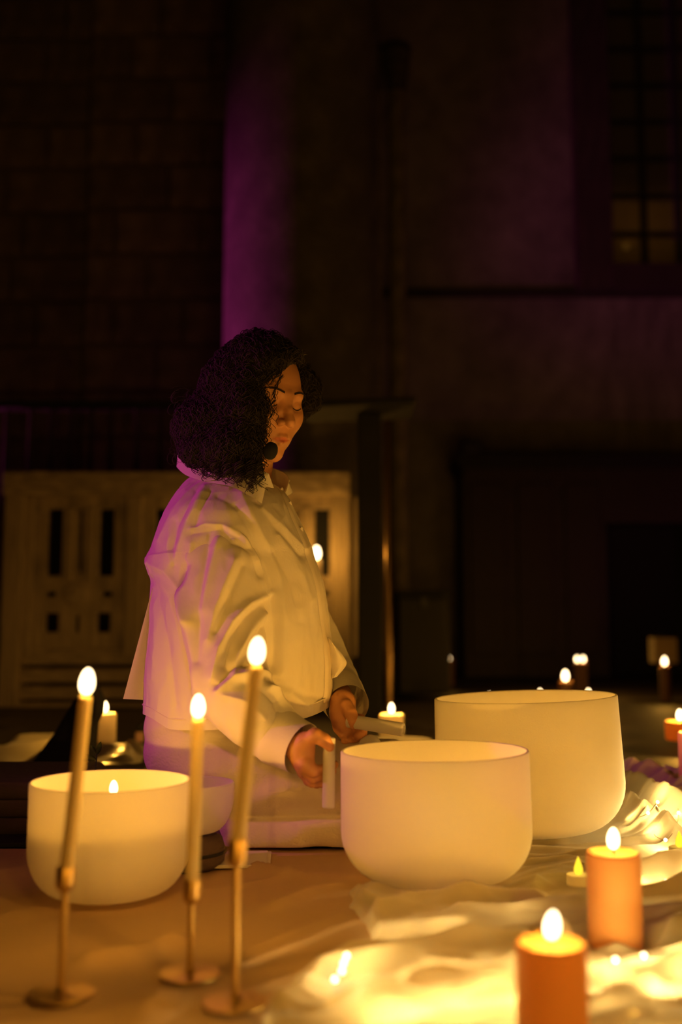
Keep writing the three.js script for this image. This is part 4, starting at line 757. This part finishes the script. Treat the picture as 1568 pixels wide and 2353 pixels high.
function tubeLoft(keys, nu, nv, wob = 0) {       // keys: px, py, dz, radius across, radius in depth
  return outward(scaleUv(grid(nu, nv, (u, v) => {
    const [px, py, dz, ra, rb] = spline(keys, v), c = PP(px, py, dz), q = spline(keys, Math.min(1, v + 0.01)), q0 = spline(keys, Math.max(0, v - 0.01)), t = PP(q[0], q[1], q[2]).sub(PP(q0[0], q0[1], q0[2])).normalize();
    const b = V(0, 0, 1).sub(t.clone().multiplyScalar(t.z)).normalize(), a = t.clone().cross(b).normalize(), an = u * 2 * Math.PI;
    return c.addScaledVector(a, Math.cos(an) * ra).addScaledVector(b, Math.sin(an) * rb);
  }, true), 0.4, 0.6));
}
{ // near sleeve
  const s = tubeLoft([[532, 1190, 0.045, 0.06, 0.05], [527, 1225, 0.068, 0.078, 0.064], [523, 1280, 0.088, 0.084, 0.072], [521, 1340, 0.105, 0.083, 0.074], [520, 1420, 0.125, 0.077, 0.074], [524, 1510, 0.15, 0.070, 0.071], [540, 1580, 0.175, 0.066, 0.068], [576, 1632, 0.2, 0.061, 0.062], [614, 1668, 0.208, 0.054, 0.054], [640, 1690, NZ - 0.051, 0.049, 0.047], [650, 1697, NZ - 0.045, 0.042, 0.040]], 200, 230);
  part('sleeve', folds(s, 1), M.shirt, shirt);
  const cuff = tubeLoft([[634, 1688, NZ - 0.057, 0.040, 0.038], [636, 1689, NZ - 0.055, 0.047, 0.045], [641, 1693, NZ - 0.05, 0.0505, 0.048], [668, 1707, NZ - 0.034, 0.0465, 0.0455], [695, 1721, NZ - 0.019, 0.0445, 0.0435]], 90, 60);
  part('cuff', cuff, M.shirt, shirt);
  const fs = tubeLoft([[640, 1330, -0.2, 0.06, 0.06], [700, 1440, -0.2, 0.06, 0.06], [738, 1515, -0.17, 0.055, 0.055], [764, 1560, -0.12, 0.05, 0.05], [780, 1588, -0.075, 0.046, 0.046], [788, 1602, -0.05, 0.041, 0.041]], 70, 70);
  part('sleeve', folds(fs, 0.4), M.shirt, shirt);
  const fc = tubeLoft([[776, 1584, -0.082, 0.040, 0.040], [778, 1587, -0.077, 0.0455, 0.0455], [782, 1593, -0.066, 0.048, 0.047], [792, 1610, -0.032, 0.045, 0.044], [799, 1622, -0.006, 0.043, 0.042]], 70, 40);
  part('cuff', fc, M.shirt, shirt);
}
{ // back tail that hangs clear of the body, front hem corner
  const tail = grid(40, 60, (u, v) => { const xl = 354 + (283 - 354) * v, y = 1338 + (1606 - 1338) * v, w = 60 + 55 * v; return PP(xl + w * u, y + 6 * u * v, 0.05 - 0.10 * Math.sin(u * 1.5) - 0.05 * v * (1 - u) + 0.008 * Math.sin(u * 9 + 2)); });
  part('shirt_tail', scaleUv(tail, 0.15, 0.25), M.shirt, shirt);
  const corner = grid(16, 20, (u, v) => { const a = [[752, 1462], [756, 1500], [758, 1535], [757, 1560]], b = [[766, 1478], [790, 1508], [796, 1528], [774, 1556]], p = spline(a, v), q = spline(b, v); return PP(p[0] + (q[0] - p[0]) * u, p[1] + (q[1] - p[1]) * u, 0.03 + 0.03 * Math.sin(u * 2.4) - 0.02 * v); });
  part('hem_corner', scaleUv(corner, 0.04, 0.1), M.shirt, shirt);
  // placket with buttons down the front
  const a0 = 0.20, a1 = 0.46;
  const plk = grid(8, 120, (u, v) => torsoPoint(0.03 + 0.95 * v, a0 + (a1 - a0) * u, 0.0035 * Math.sin(Math.PI * u) ** 0.3 + 0.0005));
  folds(plk, 0.55);
  part('placket', scaleUv(plk, 0.03, 0.5), M.seam, shirt);
  for (let i = 0; i < 3; i++) {
    const t = 0.07 + i * 0.14, p = torsoPoint(t, 0.33, 0.0035), n = torsoPoint(t, 0.33, 0.03).sub(p).normalize();
    const b = part('button', lathe([[0.0001, 0.0022], [0.003, 0.0016], [0.0048, 0.0024], [0.0055, 0.001], [0.005, -0.001]], 18), M.paper, shirt); b.position.copy(p); b.quaternion.setFromUnitVectors(V(0, 1, 0), n);
  }
  // collar: stands up round the neck, folds over, two points in front
  const top = [[618, 1088, 0.066], [585, 1077, 0.072], [540, 1070, 0.07], [480, 1062, 0.045], [435, 1050, 0.01], [409, 1048, -0.04], [440, 1044, -0.10], [530, 1056, -0.13], [610, 1072, -0.11], [652, 1086, -0.06], [667, 1104, -0.02]];
  const low = [[602, 1157, 0.108], [572, 1138, 0.115], [530, 1118, 0.11], [470, 1106, 0.08], [428, 1092, 0.03], [406, 1072, -0.045], [440, 1092, -0.15], [530, 1100, -0.17], [620, 1112, -0.14], [672, 1128, -0.07], [652, 1144, 0.0]];
  const base = [[630, 1122, 0.065], [590, 1116, 0.075], [540, 1110, 0.075], [485, 1102, 0.05], [452, 1096, 0.0], [440, 1092, -0.04], [460, 1092, -0.09], [530, 1095, -0.11], [600, 1105, -0.095], [640, 1118, -0.05], [655, 1130, -0.015]];
  const col = grid(150, 36, (u, v) => {
    const t = spline(top, u), l = spline(low, u), b = spline(base, u), P = q => PP(q[0], q[1], q[2]), T = P(t);
    const w = 0.002 * Math.sin(u * 40) + 0.003 * noise(u * 12, v * 3, 4);
    if (v < 0.4) return P(b).lerp(T, Math.sin(v / 0.4 * Math.PI / 2)).add(V(0, 0, w));
    const f = (v - 0.4) / 0.6, q = T.clone().lerp(P(l), f ** 0.85); q.y += 0.006 * Math.sin(Math.min(1, f * 3) * Math.PI); return q.add(V(0, 0, w));
  });
  part('collar', scaleUv(col, 0.4, 0.1), M.shirt, shirt);
  // yoke and hem stitching
  const hem = []; for (let i = 0; i <= 80; i++) hem.push(torsoPoint(0.972, 0.3 + i / 80 * 2.7, 0.001));
  part('hem_stitch', new THREE.TubeGeometry(new THREE.CatmullRomCurve3(hem), 160, 0.0011, 6), M.seam, shirt);
}
{ // trousers
  const J = (a, b, ra, rb) => capsule(PP(...a), PP(...b), ra, rb);
  const pcs = [J([440, 1700, -0.04], [450, 1700, -0.14], 0.094, 0.094), J([455, 1640, -0.04], [470, 1640, -0.12], 0.095, 0.095), J([480, 1772, 0.0], [860, 1790, 0.035], 0.084, 0.07), J([500, 1760, -0.17], [890, 1774, -0.13], 0.082, 0.066), J([880, 1890, 0.045], [545, 1912, 0.035], 0.045, 0.038), J([890, 1880, -0.1], [540, 1880, -0.12], 0.045, 0.04), J([440, 1760, -0.06], [520, 1800, -0.06], 0.08, 0.08)];
  const crease = [[550, 1878], [700, 1880], [800, 1872], [880, 1868]];
  const sdf = (x, y, z) => {
    let d = 1e9; for (const q of pcs) d = smin(d, q(x, y, z), 0.02);
    const [px, py] = toPx({ x, y, z });
    d += 0.007 * Math.exp(-((distPoly(px, py, crease) / 9) ** 2)) * sstep(-2.12, -1.96, z);
    d += 0.004 * noise(x * 16, y * 22, z * 14) + 0.003 * Math.sin((px * 0.5 + py) * 0.055 + 3 * noise(x * 6, y * 6, z * 6)) * sstep(1650, 1700, py);
    return Math.max(d, 0.0105 - y);
  };
  const [lo, hi] = bounds([PP(320, 1560, 0), PP(990, 1960, 0.1), PP(600, 1800, 0.24), PP(600, 1700, -0.28)], 0.02); lo.y = 0;
  part('trousers', surfaceNet(sdf, lo, hi, 0.0055), M.trousers, woman);
  // feet tucked behind
  const ft = [J([545, 1915, 0.035], [500, 1908, 0.02], 0.03, 0.026), J([500, 1912, 0.02], [452, 1918, -0.02], 0.026, 0.018)];
  const [fl, fh] = bounds([PP(430, 1940, -0.04), PP(560, 1880, 0.12)], 0.03);
  part('sock', surfaceNet((x, y, z) => Math.max(smin(ft[0](x, y, z), ft[1](x, y, z), 0.02), 0.0105 - y), fl, fh, 0.005), std(lin(0.16, 0.1, 0.13)), woman);
}
{ // headset microphone
  const b = PP(622, 1036, 0.098), o = thing('headset_microphone', 'black foam headset microphone at the corner of her mouth', 'microphone', b);
  const foam = lathe([...Array(17)].map((_, i) => { const a = -Math.PI / 2 + Math.PI * i / 16; return [Math.max(0.0001, 0.0136 * Math.cos(a) ** 0.8), 0.0168 * Math.sin(a)]; }), 32); const fp = foam.attributes.position; for (let i = 0; i < fp.count; i++) { const k = 1 + 0.05 * noise(fp.getX(i) * 300, fp.getY(i) * 300, fp.getZ(i) * 300); fp.setXYZ(i, fp.getX(i) * k, fp.getY(i) * k, fp.getZ(i) * k); }
  const f = part('windscreen', foam, M.foam, o); f.rotation.z = -0.25;
  const rel = p => p.sub(b); part('boom', tube([V(-0.006, 0.008, 0), rel(PP(600, 1010, 0.102)), rel(PP(585, 975, 0.09)), rel(PP(575, 945, 0.08))], 0.0013, 24, 6), M.black, o);
  part('ear_hook', tube([rel(PP(575, 945, 0.08)), rel(PP(568, 925, 0.078)), rel(PP(556, 930, 0.07)), rel(PP(556, 955, 0.066))], 0.0018, 16, 6), M.black, o);
}
function wand(label, a, b, r) {
  const o = thing('crystal_mallet', label, 'mallet', a.clone()), d = b.clone().sub(a), L = d.length(); o.quaternion.setFromUnitVectors(V(0, 1, 0), d.normalize());
  part('tube', lathe([[r * 0.55, 0.001], [r * 0.7, 0], [r * 0.95, 0.0015], [r, 0.004], [r, L - 0.004], [r * 0.95, L - 0.0015], [r * 0.7, L], [r * 0.55, L - 0.001], [r * 0.5, L - 0.004], [r * 0.5, 0.004], [r * 0.55, 0.001]], 32), M.wand, o);
  part('end_cap', lathe([[0.0001, L - 0.003], [r * 0.5, L - 0.003]], 20), M.seam, o);
}
wand('frosted mallet hanging upright from her near hand', PP(757, 1694, NZ + 0.0005), PP(755, 1858, NZ + 0.012), 0.0102);
wand('frosted mallet held level in her far hand', PP(798, 1656, 0.062), PP(929, 1677, 0.10), 0.0125);
{ const p = PP(851, 1714, 0.06), o = thing('ball_mallet', 'pale round mallet head below her far hand, half behind the front bowl', 'mallet', p); part('head', new THREE.SphereGeometry(0.021, 32, 20), M.wand, o); part('handle', new THREE.CylinderGeometry(0.006, 0.006, 0.1, 16).rotateZ(1.3).translate(0.06, -0.022, -0.0), M.cream, o); }
//END PERSON
renderer.render(scene, camera);
